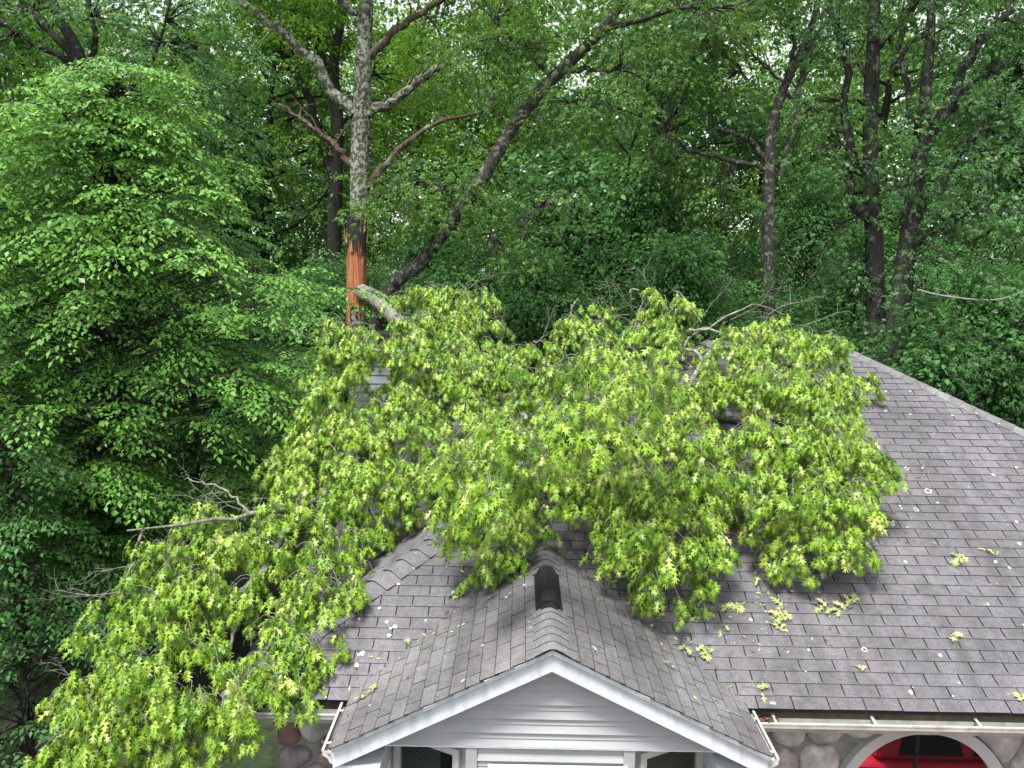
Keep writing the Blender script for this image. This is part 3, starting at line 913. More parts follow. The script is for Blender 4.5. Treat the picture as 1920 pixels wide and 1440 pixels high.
# lichen on the roof: flat pale crusts, some of them rings
LICH = [(1740, 922, 9, 1), (1717, 957, 7, 1), (1673, 985, 6, 0), (1620, 1220, 8, 1), (1762, 1230, 5, 0), (1697, 1055, 5, 0), (1905, 980, 5, 0), (1911, 1021, 5, 0), (1866, 1055, 5, 0), (1892, 1066, 4, 0), (1851, 1134, 4, 0),
        (1707, 1300, 6, 0), (1797, 1282, 3, 0), (1515, 1220, 4, 0), (1407, 1163, 5, 0), (1435, 1148, 3, 0), (1535, 1112, 3, 0), (1687, 950, 3, 0), (1757, 944, 3, 0), (1700, 880, 6, 1), (1862, 892, 5, 0), (1785, 780, 3, 0), (1905, 878, 4, 0),
        (1660, 735, 3, 0), (1706, 735, 3, 0), (1660, 772, 3, 0), (1706, 778, 3, 0), (1830, 776, 3, 0), (1872, 795, 3, 0), (1858, 787, 3, 0), (1340, 1115, 3, 0), (1450, 1320, 5, 0), (1445, 1320, 4, 0), (1786, 1307, 3, 0), (1690, 955, 3, 0),
        (850, 1112, 6, 0), (804, 1013, 7, 0), (711, 1142, 5, 0), (725, 1168, 5, 0), (732, 1180, 4, 0), (730, 1193, 6, 0), (740, 1177, 6, 0), (679, 1227, 7, 0), (672, 1229, 4, 0), (669, 1249, 7, 0), (798, 1165, 4, 0), (674, 1162, 4, 0), (747, 1096, 4, 0), (758, 1015, 5, 0), (776, 1065, 4, 0),
        (984, 1099, 6, 0), (950, 1122, 5, 0), (957, 1114, 3, 0), (926, 1099, 3, 0), (917, 1123, 3, 0), (854, 1149, 3, 0), (906, 1213, 5, 0), (993, 1168, 4, 0), (997, 1179, 4, 0), (925, 1183, 3, 0), (870, 1279, 6, 0), (861, 1176, 4, 0), (694, 1325, 4, 0), (750, 1236, 3, 0), (980, 1065, 3, 0), (916, 1136, 3, 0)]


def roof_hit(px, py):
    """where the ray through (px, py) meets the shingles: (point, normal)"""
    r = ray(px, py)
    best = None
    for n, p0, ok in ((nf, np.array([0, Y0, Z0]), lambda P_: Y0 - .05 <= P_[1] <= Y0 + RUN + .01 and XC + (P_[1] - Y0) - .02 <= P_[0] <= XD - (P_[1] - Y0) + .02),
                      (nl_, np.array([XC, 0, Z0]), lambda P_: XC - .05 <= P_[0] <= XA and Y0 + (P_[0] - XC) - .02 <= P_[1] <= YB - (P_[0] - XC)),
                      (gnl, np.array([GX, 0, GZ]), lambda P_: GX - GW - .03 <= P_[0] <= GX and GY - .03 <= P_[1] < yb_ and (P_[1] < Y0 or P_[2] > main_z(P_[1]))),
                      (gnr, np.array([GX, 0, GZ]), lambda P_: GX <= P_[0] <= GX + GW + .03 and GY - .03 <= P_[1] < yb_ and (P_[1] < Y0 or P_[2] > main_z(P_[1])))):
        den = r @ n
        if den > -1e-6: continue
        t_ = ((p0 - CAMP) @ n) / den
        P_ = CAMP + r * t_
        if t_ > 0 and ok(P_) and (best is None or t_ < best[2]): best = (P_, n, t_)
    return best


def plane_frame(n):
    u = unit(np.cross((0, 1, 0), n)); v = np.cross(n, u); return u, v


lb = MB(); rr = random.Random(5)
extra = []
while len(extra) < 70:
    x, y = rr.uniform(640, 1920), rr.uniform(700, 1330)
    extra.append((x, y, rr.choice([1, 1, 1.4, 1.8, 2.2]), 0))
for (px, py, r_, ringed) in LICH + extra:
    h_ = roof_hit(px, py)
    if h_ is None: continue
    P_, n, t_ = h_
    u, v = plane_frame(n)
    rad = r_ / FPX * t_ * .78
    K = 11
    c = P_ + n * .0135
    out = []
    for k in range(K):
        an = 2 * math.pi * k / K; q = rad * rr.uniform(.7, 1.2)
        out.append(c + u * q * math.cos(an) + v * q * 1.1 * math.sin(an))
    if ringed:
        inn = [c + (o_ - c) * .55 for o_ in out]
        lb.poly(out + inn, [(k, (k + 1) % K, K + (k + 1) % K, K + k) for k in range(K)], rr.random())
    else: lb.poly(out, [tuple(range(K))], rr.random())
lo = lb.build('lichen', M['lichen'], roof); lo['kind'] = 'stuff'

# a red pickup on the drive in front, which the arched window mirrors
truck = empty('pickup_truck', (AWX + 1.2, 4.85, 0))
tag(truck, 'red pickup truck mirrored in the arched window', 'truck')
tx, ty = AWX + 1.2, 4.85


def tpart(mb, name, mat, bevel=.05, parent=truck):
    o = mb.build(name, mat, parent, bevel=bevel); o.matrix_parent_inverse = Matrix.Translation(-truck.location) if parent is truck else Matrix.Identity(4); return o


def prof_x(pts, ya, yb): return [(tx + x, ya, z) for x, z in pts]


mb = MB(); mb.prism(prof_x([(-1.9, .5), (2.6, .5), (2.65, .75), (2.6, 1.0), (1.3, 1.12), (.95, 1.12), (-1.9, 1.12)], ty - .9, 0), (0, ty - .9, 0), (0, ty + .9, 0)); body = tpart(mb, 'body', M['red_paint'], .06)
mb = MB(); mb.prism([(tx + x, ty - .8, z) for x, z in [(-1.0, 1.12), (1.25, 1.12), (.55, 1.72), (-.7, 1.76), (-.95, 1.7)]], (0, ty - .8, 0), (0, ty + .8, 0)); cab = tpart(mb, 'cab', M['red_paint'], .08)
for a_, b2_ in ((-.75, -.05), (.05, .70)):
    mb = MB(); mb.prism([(tx + x, ty + .802, z) for x, z in [(a_, 1.2), (b2_, 1.2), (b2_ - .12, 1.6), (a_ + .05, 1.6)]], (0, ty + .802, 0), (0, ty + .81, 0)); tpart(mb, 'side_window', M['black'], 0)
mb = MB(); mb.box((tx - .72, ty - .55, 1.762), (tx + .40, ty + .55, 1.80)); tpart(mb, 'roof_rack', M['black'], .02)
mb = MB(); mb.box((tx + 1.3, ty - .35, 1.10), (tx + 2.2, ty + .35, 1.16)); tpart(mb, 'hood_scoop', M['black'], .03)
mb = MB(); mb.box((tx - 1.85, ty + .901, .78), (tx + 2.5, ty + .915, .84)); tpart(mb, 'side_trim', M['tyre'], 0)
for dx_ in (-.9, .02, .85):
    mb = MB(); mb.box((tx + dx_, ty + .901, .55), (tx + dx_ + .012, ty + .904, 1.1)); tpart(mb, 'door_seam', M['black'], 0)
mb = MB(); mb.box((tx - 1.85, ty - .75, 1.121), (tx - 1.1, ty + .75, 1.13)); tpart(mb, 'cargo_bed', M['black'], 0)
mb = MB(); mb.prism([(tx + x, ty - .72, z) for x, z in [(1.22, 1.16), (1.25, 1.17), (.6, 1.71), (.57, 1.70)]], (0, ty - .72, 0), (0, ty + .72, 0)); tpart(mb, 'windscreen', M['black'], 0)
for wx in (-1.3, 1.7):
    for wy in (-.85, .85):
        mb = MB(); ring = [(tx + wx + .38 * math.cos(a * math.pi / 12), ty + wy - .12, .38 - .12 + .38 * math.sin(a * math.pi / 12)) for a in range(24)]
        mb.prism(ring, (0, ty + wy - .12, 0), (0, ty + wy + .12, 0)); wh = tpart(mb, 'wheel', M['tyre'], .02)
        mb = MB(); ring = [(tx + wx + .2 * math.cos(a * math.pi / 8), ty + wy - .125, .26 + .2 * math.sin(a * math.pi / 8)) for a in range(16)]
        mb.prism(ring, (0, ty + wy - .13, 0), (0, ty + wy + .13, 0)); tpart(mb, 'rim', M['gutter'], 0, wh)
#PART2

# ------------------------------------------------------------------ plants: leaf shapes and growers
OAK_T = np.array([(0, 0, 0), (.03, .13, 0), (-.03, .13, 0), (.055, .34, .01), (-.055, .34, .01), (.05, .46, .01), (-.05, .46, .01), (.07, .62, 0), (-.07, .62, 0), (.045, .76, -.02), (-.045, .76, -.02), (0, 1, -.12),
                  (.22, .33, .06), (-.21, .29, -.03), (.33, .72, -.03), (-.32, .68, .08), (.20, .97, -.11), (-.21, .94, -.04)])
OAK_F = np.array([(0, 3, 4), (3, 7, 8), (3, 8, 4), (7, 11, 8), (1, 12, 3), (2, 4, 13), (5, 14, 7), (6, 8, 15), (7, 16, 9), (8, 10, 17)])
OAK2_T = np.array([(0, 0, 0), (.10, .45, .02), (-.10, .45, .02), (.36, .52, -.04), (-.36, .52, -.04), (0, 1, -.08), (.22, .82, -.05), (-.22, .82, -.05)])
OAK2_F = np.array([(0, 3, 1), (0, 2, 4), (0, 1, 2), (1, 6, 2), (2, 5, 1), (1, 7, 2)])
OVAL_T = np.array([(0, 0, 0), (.28, .42, .07), (0, 1, -.12), (-.28, .42, .07), (0, .52, 0)])
OVAL_F = np.array([(0, 1, 4), (1, 2, 4), (2, 3, 4), (3, 0, 4)])
DIA_T = np.array([(0, 0, 0), (.30, .45, .05), (0, 1, -.08), (-.30, .45, .05)])
DIA_F = np.array([(0, 1, 2), (0, 2, 3)])


class Leaves:
    """gathers leaf positions; one mesh at the end"""
    def __init__(s): s.p = []; s.t = []; s.n = []; s.l = []; s.r = []

    def add(s, p, t, n, l, r):
        s.p.append(p.reshape(-1, 3)); s.t.append(t.reshape(-1, 3)); s.n.append(n.reshape(-1, 3)); s.l.append(np.ravel(l)); s.r.append(np.ravel(r))

    def arrays(s):
        p, t, n, l, r = (np.concatenate(a) for a in (s.p, s.t, s.n, s.l, s.r))
        t = unit(t); sd = unit(np.cross(t, n)); n = np.cross(sd, t)
        return p, t, sd, n, l, np.clip(r, 0, 1)

    def mesh(s, name, T, F, mat, sel=None):
        p, t, sd, n, l, r = s.arrays()
        if sel is not None: p, t, sd, n, l, r = (a[sel] for a in (p, t, sd, n, l, r))
        V = p[:, None, :] + l[:, None, None] * (T[None, :, 0:1] * sd[:, None, :] + T[None, :, 1:2] * t[:, None, :] + T[None, :, 2:3] * n[:, None, :])
        k = len(T)
        Fa = (F[None] + (np.arange(len(p)) * k)[:, None, None]).reshape(-1, 3)
        return np_mesh(name, V.reshape(-1, 3), Fa, mat, np.repeat(r, k))

    def count(s): return sum(len(a) for a in s.l)


class Tubes:
    """gathers branch tubes; one mesh at the end"""
    def __init__(s): s.V = []; s.F = []; s.n = 0

    def add(s, pts, rad, sides=6, rough=0.0, seed=0):
        pts = np.asarray(pts, float); rad = np.asarray(rad, float)
        d = unit(np.gradient(pts, axis=0))
        ref = np.array([0, 0, 1.0]) if abs(d[0][2]) < .8 else np.array([1.0, 0, 0])
        u = unit(np.cross(d, ref)); v = np.cross(d, u)
        an = np.arange(sides) / sides * 2 * np.pi
        R = rad[:, None, None]
        if rough:
            q = np.random.default_rng(seed)
            R = R * (1 + rough * q.normal(size=(len(pts), sides, 1)))
        V = pts[:, None, :] + R * (np.cos(an)[None, :, None] * u[:, None, :] + np.sin(an)[None, :, None] * v[:, None, :])
        k = len(pts)
        i = np.arange(k - 1)[:, None] * sides; j = np.arange(sides)[None, :]; j2 = (j + 1) % sides
        F = np.stack([i + j, i + j2, i + sides + j2, i + sides + j], -1).reshape(-1, 4) + s.n
        s.V.append(V.reshape(-1, 3)); s.F.append(F); s.n += k * sides

    def build(s, name, mat, parent=None):
        if not s.V: return None
        me = np_mesh(name, np.concatenate(s.V), np.concatenate(s.F), mat, smooth=True)
        return link(bpy.data.objects.new(name, me), parent)


def smooth_path(pts, n=24):
    """Catmull-Rom through the points"""
    pts = np.asarray(pts, float)
    if len(pts) == 2: return pts[0] + (pts[1] - pts[0]) * np.linspace(0, 1, n)[:, None]
    P_ = np.concatenate([[2 * pts[0] - pts[1]], pts, [2 * pts[-1] - pts[-2]]])
    out = []
    per = max(2, n // (len(pts) - 1))
    for i in range(len(pts) - 1):
        p0, p1, p2, p3 = P_[i:i + 4]
        for t_ in np.linspace(0, 1, per, endpoint=(i == len(pts) - 2)):
            out.append(.5 * ((2 * p1) + (-p0 + p2) * t_ + (2 * p0 - 5 * p1 + 4 * p2 - p3) * t_ ** 2 + (-p0 + 3 * p1 - 3 * p2 + p3) * t_ ** 3))
    return np.array(out)


def wander(start, d, L, nseg, wig, trop, q):
    """a wandering branch path"""
    pts = [np.asarray(start, float)]; d = unit(d)
    for i in range(nseg):
        d = unit(d + q.normal(size=3) * wig + np.asarray(trop) / nseg)
        pts.append(pts[-1] + d * L / nseg)
    return np.array(pts)


UP = np.array([0, 0, 1.0])


def sprays(lv, C, A, L, W, Mn, ll, q, droop=.25, flat=.5, rshift=None, thick=.05):
    """flat fans of leaves: C centres, A axes (N,3)"""
    Nn = len(C)
    A = unit(A)
    side = unit(np.cross(A, UP + q.normal(size=(Nn, 3)) * .25)); up = np.cross(side, A)
    up[up[:, 2] < 0] *= -1
    a = q.random((Nn, Mn)) ** .8; bsg = np.sign(q.random((Nn, Mn)) - .5); bb = bsg * q.random((Nn, Mn)) * W * (1.15 - .75 * a)
    Lr = (L * q.uniform(.7, 1.3, (Nn, 1)))
    pos = C[:, None] + A[:, None] * (a * Lr)[..., None] + side[:, None] * bb[..., None] + UP * (-droop * a ** 2 * Lr - .2 * np.abs(bb) + q.normal(size=(Nn, Mn)) * thick)[..., None]
    tip = A[:, None] * q.uniform(.3, 1, (Nn, Mn))[..., None] + side[:, None] * (bsg * q.uniform(.2, .9, (Nn, Mn)))[..., None] - UP * q.uniform(.1, .8, (Nn, Mn))[..., None]
    nor = up[:, None] + q.normal(size=(Nn, Mn, 3)) * flat
    base = q.normal(.42, .16, (Nn, 1)) if rshift is None else rshift + q.normal(0, .14, (Nn, 1))
    lv.add(pos, tip, nor, ll * q.uniform(.7, 1.2, (Nn, Mn)), base + q.normal(0, .16, (Nn, Mn)))


def foliage_pads(lv, tb, pads, q, ll=.13, dens=1.0, Mn=16, rshift=None, origin=None, L=.55, W=.34, droop=.3):
    """pads: (centre, (rx, ry, rz)); leafy sprays fill each pad, layered and reaching outwards"""
    for c, r in pads:
        c = np.asarray(c, float); r = np.asarray(r, float)
        n = max(4, int(dens * 22 * (r[0] * r[2] + r[1] * r[2] + r[0] * r[1])))
        d = unit(q.normal(size=(n, 3)) * (1, 1, .8) + (0, 0, .15))
        rad = q.random((n, 1)) ** .45
        C = c + d * rad * r
        A = d * (1, 1, .3) + q.normal(size=(n, 3)) * .45
        A[:, 2] -= .1
        sprays(lv, C, A, L, W, Mn, ll, q, droop, rshift=rshift)
        if tb is not None:
            o = c - np.array([0, 0, r[2] * .4]) if origin is None else np.asarray(origin(c), float)
            for k in range(min(n, 10)):
                p1 = C[k]
                if np.linalg.norm(p1 - o) > 1.7: continue
                md = (o + p1) / 2 + q.normal(size=3) * .1 * r.mean() + (0, 0, .12 * r.mean())
                pth = smooth_path([o, md, p1], 6)
                tb.add(pth, np.linspace(.022, .005, len(pth)), 4)


def tree(name, label, cat, base, bark, leafmat, trunk_pts, trunk_r, limbs, pads, q, ll=.14, dens=1.0, tmpl=(OAK2_T, OAK2_F), group=None, rshift=None, limb_mats=None, near=0, Mn=16):
    """a standing tree: trunk and limbs follow given paths, sprays of leaves fill the pads"""
    base = np.asarray(base, float)
    root = empty(name, tuple(base)); tag(root, label, cat, group)
    tp = smooth_path(trunk_pts, 30) - base
    tb = Tubes(); tr = np.interp(np.linspace(0, 1, len(tp)), np.linspace(0, 1, len(trunk_r)), trunk_r)
    tb.add(tp, tr, 14, .035, int(q.integers(1e6)))
    tb.build('trunk', bark, root)
    for i, (pts, r0, r1) in enumerate(limbs):
        lt = Tubes(); lp = smooth_path(pts, 16) - base
        lp[1:] += q.normal(size=(len(lp) - 1, 3)) * r0 * .35
        lt.add(lp, np.linspace(r0, r1, len(lp)), 8, .04, int(q.integers(1e6)))
        # side twigs
        for k in range(5):
            j = int(q.integers(len(lp) // 3, len(lp)))
            jn = max(1, j); d = unit(lp[jn] - lp[jn - 1])
            tw = wander(lp[j], d + q.normal(size=3) * .7 + (0, 0, .2), q.uniform(.5, 1.4), 6, .22, (0, 0, .1), q)
            lt.add(tw, np.linspace(min(r1, .03), .005, len(tw)), 4)
        lt.build('limb', limb_mats[i] if limb_mats and limb_mats[i] else bark, root)
    if pads:
        lv = Leaves(); tw = Tubes()
        allp = np.concatenate([tp[len(tp) // 3:]] + [smooth_path(l_[0], 10) - base for l_ in limbs])
        pl = [(np.asarray(c) - base, r) for c, r in pads]

        def org(c):
            return allp[np.argmin(((allp - c) ** 2).sum(1))]
        foliage_pads(lv, tw, pl, q, ll, dens, Mn, rshift, org)
        me = lv.mesh('crown', *tmpl, leafmat); link(bpy.data.objects.new('crown', me), root)
        to = tw.build('twigs', bark, root)
        if to: to['kind'] = 'stuff'
    return root


def pxpad(px, py, Y, rx, ry, rd=None):
    c = at(px, py, Y); s = Y / FPX
    return (c, (rx * s, (rd if rd else (rx + ry) * .5 * s), ry * s))


Q = np.random.default_rng(11)

# ---- far wood: reads as one mass of leaves and dim stems
lv = Leaves(); n = 11500
X = Q.uniform(-75, 75, n); Yf = Q.uniform(58, 92, n); Zf = Q.random(n) ** 1.0 * (29 + 4 * np.sin(X * .23) + 3 * np.sin(X * .61 + 1)) + .3
C = np.stack([X, Yf, Zf], 1)
keepm = ~((Zf > 15) & (np.sin(X * .9 + Zf * .5) + np.sin(X * .37 - Zf * 1.1) > 1.5))
C = C[keepm]
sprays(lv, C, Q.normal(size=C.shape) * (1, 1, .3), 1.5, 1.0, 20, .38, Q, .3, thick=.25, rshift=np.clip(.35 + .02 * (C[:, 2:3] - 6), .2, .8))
tb = Tubes()
for i in range(90):
    x, y = Q.uniform(-70, 70), Q.uniform(54, 84)
    p = wander((x, y, -.1), (Q.normal() * .05, 0, 1), Q.uniform(13, 19), 8, .05, (0, 0, .2), Q)
    tb.add(p, np.linspace(Q.uniform(.13, .32), .04, len(p)), 6)
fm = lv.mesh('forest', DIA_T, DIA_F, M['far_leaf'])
forest = tag(link(bpy.data.objects.new('forest', fm)), 'far sunlit woodland seen between the nearer trees', kind='stuff')
fs = tb.build('forest_trunks', M['bark_dark']); tag(fs, 'dim stems of the far woodland', kind='stuff')


# ---- forest trees behind: five grown kinds, copied
def grow_proto(name, h, r0, nl, spread, zc0, ll, leafmat, bark, q, lean=0.0, dens=1.0, tmpl=(DIA_T, DIA_F), flatten=.55):
    root = empty(name, (0, 0, 0))
    tp = wander((0, 0, -.3), (lean, 0, 1), h * .93, 12, .035, (0, 0, .25), q)
    tb = Tubes(); tb.add(tp, np.linspace(r0, r0 * .16, len(tp)) ** 1.0, 10, .03, 3)
    tb.build('trunk', bark, root)
    lt = Tubes(); lv = Leaves()
    for i in range(nl):
        f = zc0 + (1 - zc0) * (i + q.random()) / nl
        j = min(len(tp) - 2, int(f * (len(tp) - 1)))
        s = tp[j] + (tp[j + 1] - tp[j]) * (f * (len(tp) - 1) - j)
        az = i * 2.4 + q.random(); prof = math.sin(min(1, (f - zc0) / (1 - zc0) * .85 + .28) * math.pi) ** .7
        L_ = spread * prof * q.uniform(.7, 1.15) + .4
        d = np.array([math.cos(az), math.sin(az), .25 + .75 * (f - zc0)])
        lp = wander(s, d, L_, 7, .14, (0, 0, .15), q)
        lt.add(lp, np.linspace(r0 * .32 * (1.1 - f * .6), .012, len(lp)), 5)
        for k in range(2, 8):
            for _ in range(2):
                tw = wander(lp[k], unit(lp[k] - lp[k - 1]) + q.normal(size=3) * (.8, .8, .35), L_ * q.uniform(.15, .38), 4, .2, (0, 0, -.1), q)
                lt.add(tw, np.linspace(.014, .004, len(tw)), 3)
                nn = max(2, int(5 * dens))
                idx = q.integers(1, len(tw), nn)
                C = tw[idx] + q.normal(size=(nn, 3)) * (.25, .25, .16)
                sprays(lv, C, (tw[-1] - tw[0])[None] + q.normal(size=(nn, 3)) * (.5, .5, .2), .75, .45, 15, ll, q, .3, flat=flatten)
    link(bpy.data.objects.new('crown', lv.mesh('crown', *tmpl, leafmat)), root)
    lt.build('branches', bark, root)['kind'] = 'stuff'
    return root


def copy_tree(src, loc, rz, sc, name=None):
    r_ = src.copy(); COL.objects.link(r_)
    if name: r_.name = name
    r_.location = loc; r_.rotation_euler = (0, 0, rz); r_.scale = (sc, sc, sc)
    for ch in src.children:
        c_ = ch.copy(); COL.objects.link(c_); c_.parent = r_
    return r_


protos = [grow_proto('forest_tree', 18, .26, 26, 4.6, .36, .19, M['far_leaf'], M['bark_dark'], np.random.default_rng(1), .03),
          grow_proto('forest_tree', 20, .30, 28, 5.2, .42, .19, M['oak_leaf'], M['bark_dark'], np.random.default_rng(2), -.05),
          grow_proto('forest_tree', 16, .20, 26, 4.0, .28, .18, M['cool_leaf'], M['bark_dark'], np.random.default_rng(3), .05)]
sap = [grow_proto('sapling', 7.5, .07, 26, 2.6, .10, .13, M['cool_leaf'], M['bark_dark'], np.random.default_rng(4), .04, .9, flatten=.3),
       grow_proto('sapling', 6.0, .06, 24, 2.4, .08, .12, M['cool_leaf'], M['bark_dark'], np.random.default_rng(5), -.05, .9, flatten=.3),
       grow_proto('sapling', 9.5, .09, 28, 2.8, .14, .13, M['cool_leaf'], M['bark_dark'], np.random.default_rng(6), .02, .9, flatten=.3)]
used = set()


def place(kind, i, px, Y, sc, label, cat, group):
    src = (protos if kind == 't' else sap)[i]
    p = at(px, 600, Y); loc = (float(p[0]), Y, -.05)
    key = (kind, i)
    if key not in used:
        used.add(key); o = src; o.location = loc; o.rotation_euler = (0, 0, random.random() * 6.28); o.scale = (sc,) * 3
    else: o = copy_tree(src, loc, random.random() * 6.28, sc)
    return tag(o, label, cat, group)


FT = 'tall slender tree in the dim wood'
rows = [(40, 27, 0), (200, 33, 1), (330, 28, 2), (420, 37, 0), (480, 30, 1), (560, 42, 2), (760, 36, 0), (850, 45, 1), (960, 33, 0), (1040, 40, 2), (1116, 27, 2), (1210, 44, 0), (1300, 36, 1), (1410, 38, 2), (1500, 45, 0), (1570, 34, 1),
        (1760, 36, 2), (1830, 44, 0), (1905, 31, 1), (1990, 27, 2), (2080, 36, 0), (-60, 38, 1), (-150, 30, 2), (620, 50, 1), (110, 48, 2), (1680, 50, 1), (280, 50, 0), (1130, 52, 1)]
def zone(px): return 'left of the torn oak' if px < 660 else 'between the torn oak and the forked oak' if px < 1440 else 'right of the forked oak'


for px, Y, i in rows: place('t', i, px, Y, random.uniform(.88, 1.12), FT + ', ' + zone(px), 'tree', 'wood behind the house, ' + zone(px))
ST = 'leafy sapling of the shaded understory'
rows = [(450, 24, 0), (560, 22, 1), (520, 29, 2), (820, 24, 1), (900, 21.5, 0), (980, 25, 2), (1060, 21, 0), (1150, 23, 1), (1230, 21.5, 0), (1300, 25, 2), (1370, 22, 1), (1500, 23, 0), (1560, 21, 1), (1740, 22, 0), (1820, 20, 1), (1900, 23, 0),
        (1780, 27, 2), (1960, 20, 0), (1450, 30, 2), (1180, 30, 2), (740, 28, 2), (640, 25, 1), (380, 21, 0), (1620, 27, 2), (250, 24, 2), (100, 20, 0), (0, 24, 2), (1870, 17.5, 1), (2000, 26, 1), (1700, 31, 2), (1000, 31, 2), (870, 30, 0)]
for px, Y, i in rows: place('s', i, px, Y, random.uniform(.8, 1.15), ST + ', ' + zone(px), 'sapling', 'understory saplings ' + zone(px))

# ---- the standing oak with the torn trunk
YB_ = 20.0
A_ = lambda px, py, dy=0: at(px, py, YB_ + dy)
base = at(672, 560, YB_); base[2] = -.1
trunk_pts = [base, A_(668, 560), A_(672, 420), A_(675, 300), A_(678, 200), A_(682, 90), A_(687, 0), A_(690, -160), A_(694, -330)]
tr_r = np.array([.23, .21, .19, .215, .215, .205, .19, .175, .155, .13, .1])
limbs = [([A_(665, 215), A_(625, 165), A_(570, 90), A_(500, 35), A_(440, -5), A_(380, -40)], .15, .05),
         ([A_(690, 215), A_(740, 190), A_(790, 145), A_(842, 122)], .13, .075),
         ([A_(693, 105), A_(720, 75), A_(770, 35), A_(845, -2), A_(900, -40)], .11, .05),
         ([A_(660, 310), A_(625, 270), A_(575, 232), A_(520, 198)], .095, .04),
         ([A_(694, 355), A_(710, 320), A_(760, 270), A_(820, 230), A_(880, 215), A_(920, 195)], .10, .02),
         ([A_(684, 60), A_(668, 30), A_(640, -5), A_(600, -60)], .12, .06)]
pads = [pxpad(600, -80, 20, 170, 80), pxpad(450, -30, 20, 90, 60), pxpad(860, -60, 20, 120, 70), pxpad(930, 180, 20.5, 40, 25), pxpad(690, -200, 20, 200, 90), pxpad(560, 40, 22, 60, 40)]
oak = tree('oak_tree', 'lichen covered oak with torn orange trunk standing behind the chimney', 'tree', base, M['bark_lichen'], M['far_leaf'], trunk_pts, tr_r, limbs, pads, Q, .16,
           limb_mats=[M['bark_lichen'], M['bark_lichen'], M['bark_red'], M['bark_red'], M['bark_red'], M['bark_lichen']])
# the tear: splintered wood standing proud on the side towards the house
t0, t1 = at(668, 572, YB_), at(670, 408, YB_)
V_, F_, rv = [], [], []
NA, NZ = 15, 14
for k in range(NZ + 1):
    f = k / NZ
    for a in range(NA + 1):
        an = math.pi + (a / NA) * math.pi                     # the half facing the camera
        jag = .0
        zb = t0[2] + (t1[2] - t0[2]) * f
        if k == 0: zb -= .0 + (.42 if a < 5 else 0) + .16 * random.random()
        if k == NZ: zb += .16 * random.random() - .05
        rad = .232 * (1 - .02 * f) + .012 * math.sin(a * 2.3) + random.uniform(-.008, .008) + (.02 if k == NZ else 0)
        c_ = at(668 + 4 * f, 560, YB_)
        V_.append((c_[0] + rad * math.cos(an) - base[0], YB_ + rad * math.sin(an) - base[1], zb - base[2])); rv.append(f + .1 * random.uniform(-1, 1))
for k in range(NZ):
    for a in range(NA): F_.append((k * (NA + 1) + a, k * (NA + 1) + a + 1, (k + 1) * (NA + 1) + a + 1, (k + 1) * (NA + 1) + a))
me = np_mesh('torn_wood', np.array(V_), np.array(F_), M['wood_torn'], np.array(rv), smooth=False)
link(bpy.data.objects.new('torn_wood', me), oak)['label'] = 'stripped orange wood with black rot at its upper end'

for k in range(9):
    an = math.pi + (k + .5) / 9 * math.pi
    c_ = at(670, 560, YB_); hgt = random.uniform(.25, .9); wd = random.uniform(.02, .05)
    zb = random.choice([t0[2] - random.uniform(.2, .5), t1[2] - random.uniform(.3, .9)])
    ctr = np.array([c_[0] + .245 * math.cos(an), YB_ + .245 * math.sin(an), 0]) - base
    tg = np.array([-math.sin(an), math.cos(an), 0]); ot = np.array([math.cos(an), math.sin(an), 0])
    pts = [ctr + tg * wd + UP * (zb), ctr - tg * wd + UP * (zb), ctr + ot * .03 + UP * zb, ctr + ot * random.uniform(0, .06) + tg * random.uniform(-.02, .02) + UP * (zb + hgt)]
    sp = MB(); sp.poly([p_ - np.array([0, 0, base[2]]) * 0 for p_ in pts], [(0, 2, 3), (2, 1, 3), (1, 0, 3), (0, 1, 2)], random.uniform(0, .5)); sp.build('splinter', M['wood_torn'], oak)

# ---- the leaning oak
YL = 17.8
L_ = lambda px, py, dy=0: at(px, py, YL + dy)
base = at(680, 560, YL + .8); base[2] = -.1
trunk_pts = [base, L_(706, 600, .6), L_(785, 497), L_(850, 410), L_(905, 335), L_(950, 255), L_(1005, 180), L_(1070, 115), L_(1125, 60), L_(1170, 0), L_(1230, -90), L_(1300, -190)]
tr_r = [.17, .155, .15, .145, .145, .14, .135, .125, .11, .095, .08, .05]
limbs = [([L_(1115, 70), L_(1150, 52), L_(1230, 28), L_(1310, 14), L_(1400, 8)], .085, .03), ([L_(1060, 128), L_(1100, 130), L_(1160, 132)], .075, .03), ([L_(985, 205), L_(1040, 190), L_(1120, 200), L_(1180, 235)], .03, .01),
         ([L_(870, 380), L_(830, 360), L_(790, 340), L_(760, 350)], .03, .01), ([L_(935, 290), L_(900, 270), L_(870, 260)], .02, .008), ([L_(1040, 150), L_(980, 90), L_(930, 40), L_(900, -20)], .05, .02), ([L_(840, 425), L_(900, 440), L_(960, 420), L_(1010, 390)], .025, .008)]
pads = [pxpad(840, 340, YL, 75, 38), pxpad(760, 395, YL, 85, 42), pxpad(820, 430, YL, 60, 35), pxpad(720, 340, YL, 35, 25), pxpad(900, 370, YL, 50, 28), pxpad(1030, 375, YL, 50, 22), pxpad(990, 440, YL, 40, 22), pxpad(920, 110, YL, 90, 60), pxpad(1010, 60, YL, 90, 60), pxpad(860, 40, YL + 4, 70, 40),
        pxpad(1070, 210, YL, 70, 40), pxpad(1150, 180, YL, 60, 40), pxpad(1000, -20, YL, 140, 50), pxpad(1250, -20, YL, 140, 50), pxpad(1330, 60, YL, 70, 30), pxpad(940, 500, YL, 45, 25), pxpad(1180, 90, YL, 70, 35), pxpad(830, 170, YL + 5, 60, 45), pxpad(960, 180, YL + 3, 60, 45)]
tree('oak_tree', 'oak leaning to the right with bright leaf clusters on its trunk', 'tree', base, M['bark_grey'], M['oak_leaf'], trunk_pts, tr_r, limbs, pads, Q, .155, 1.15)

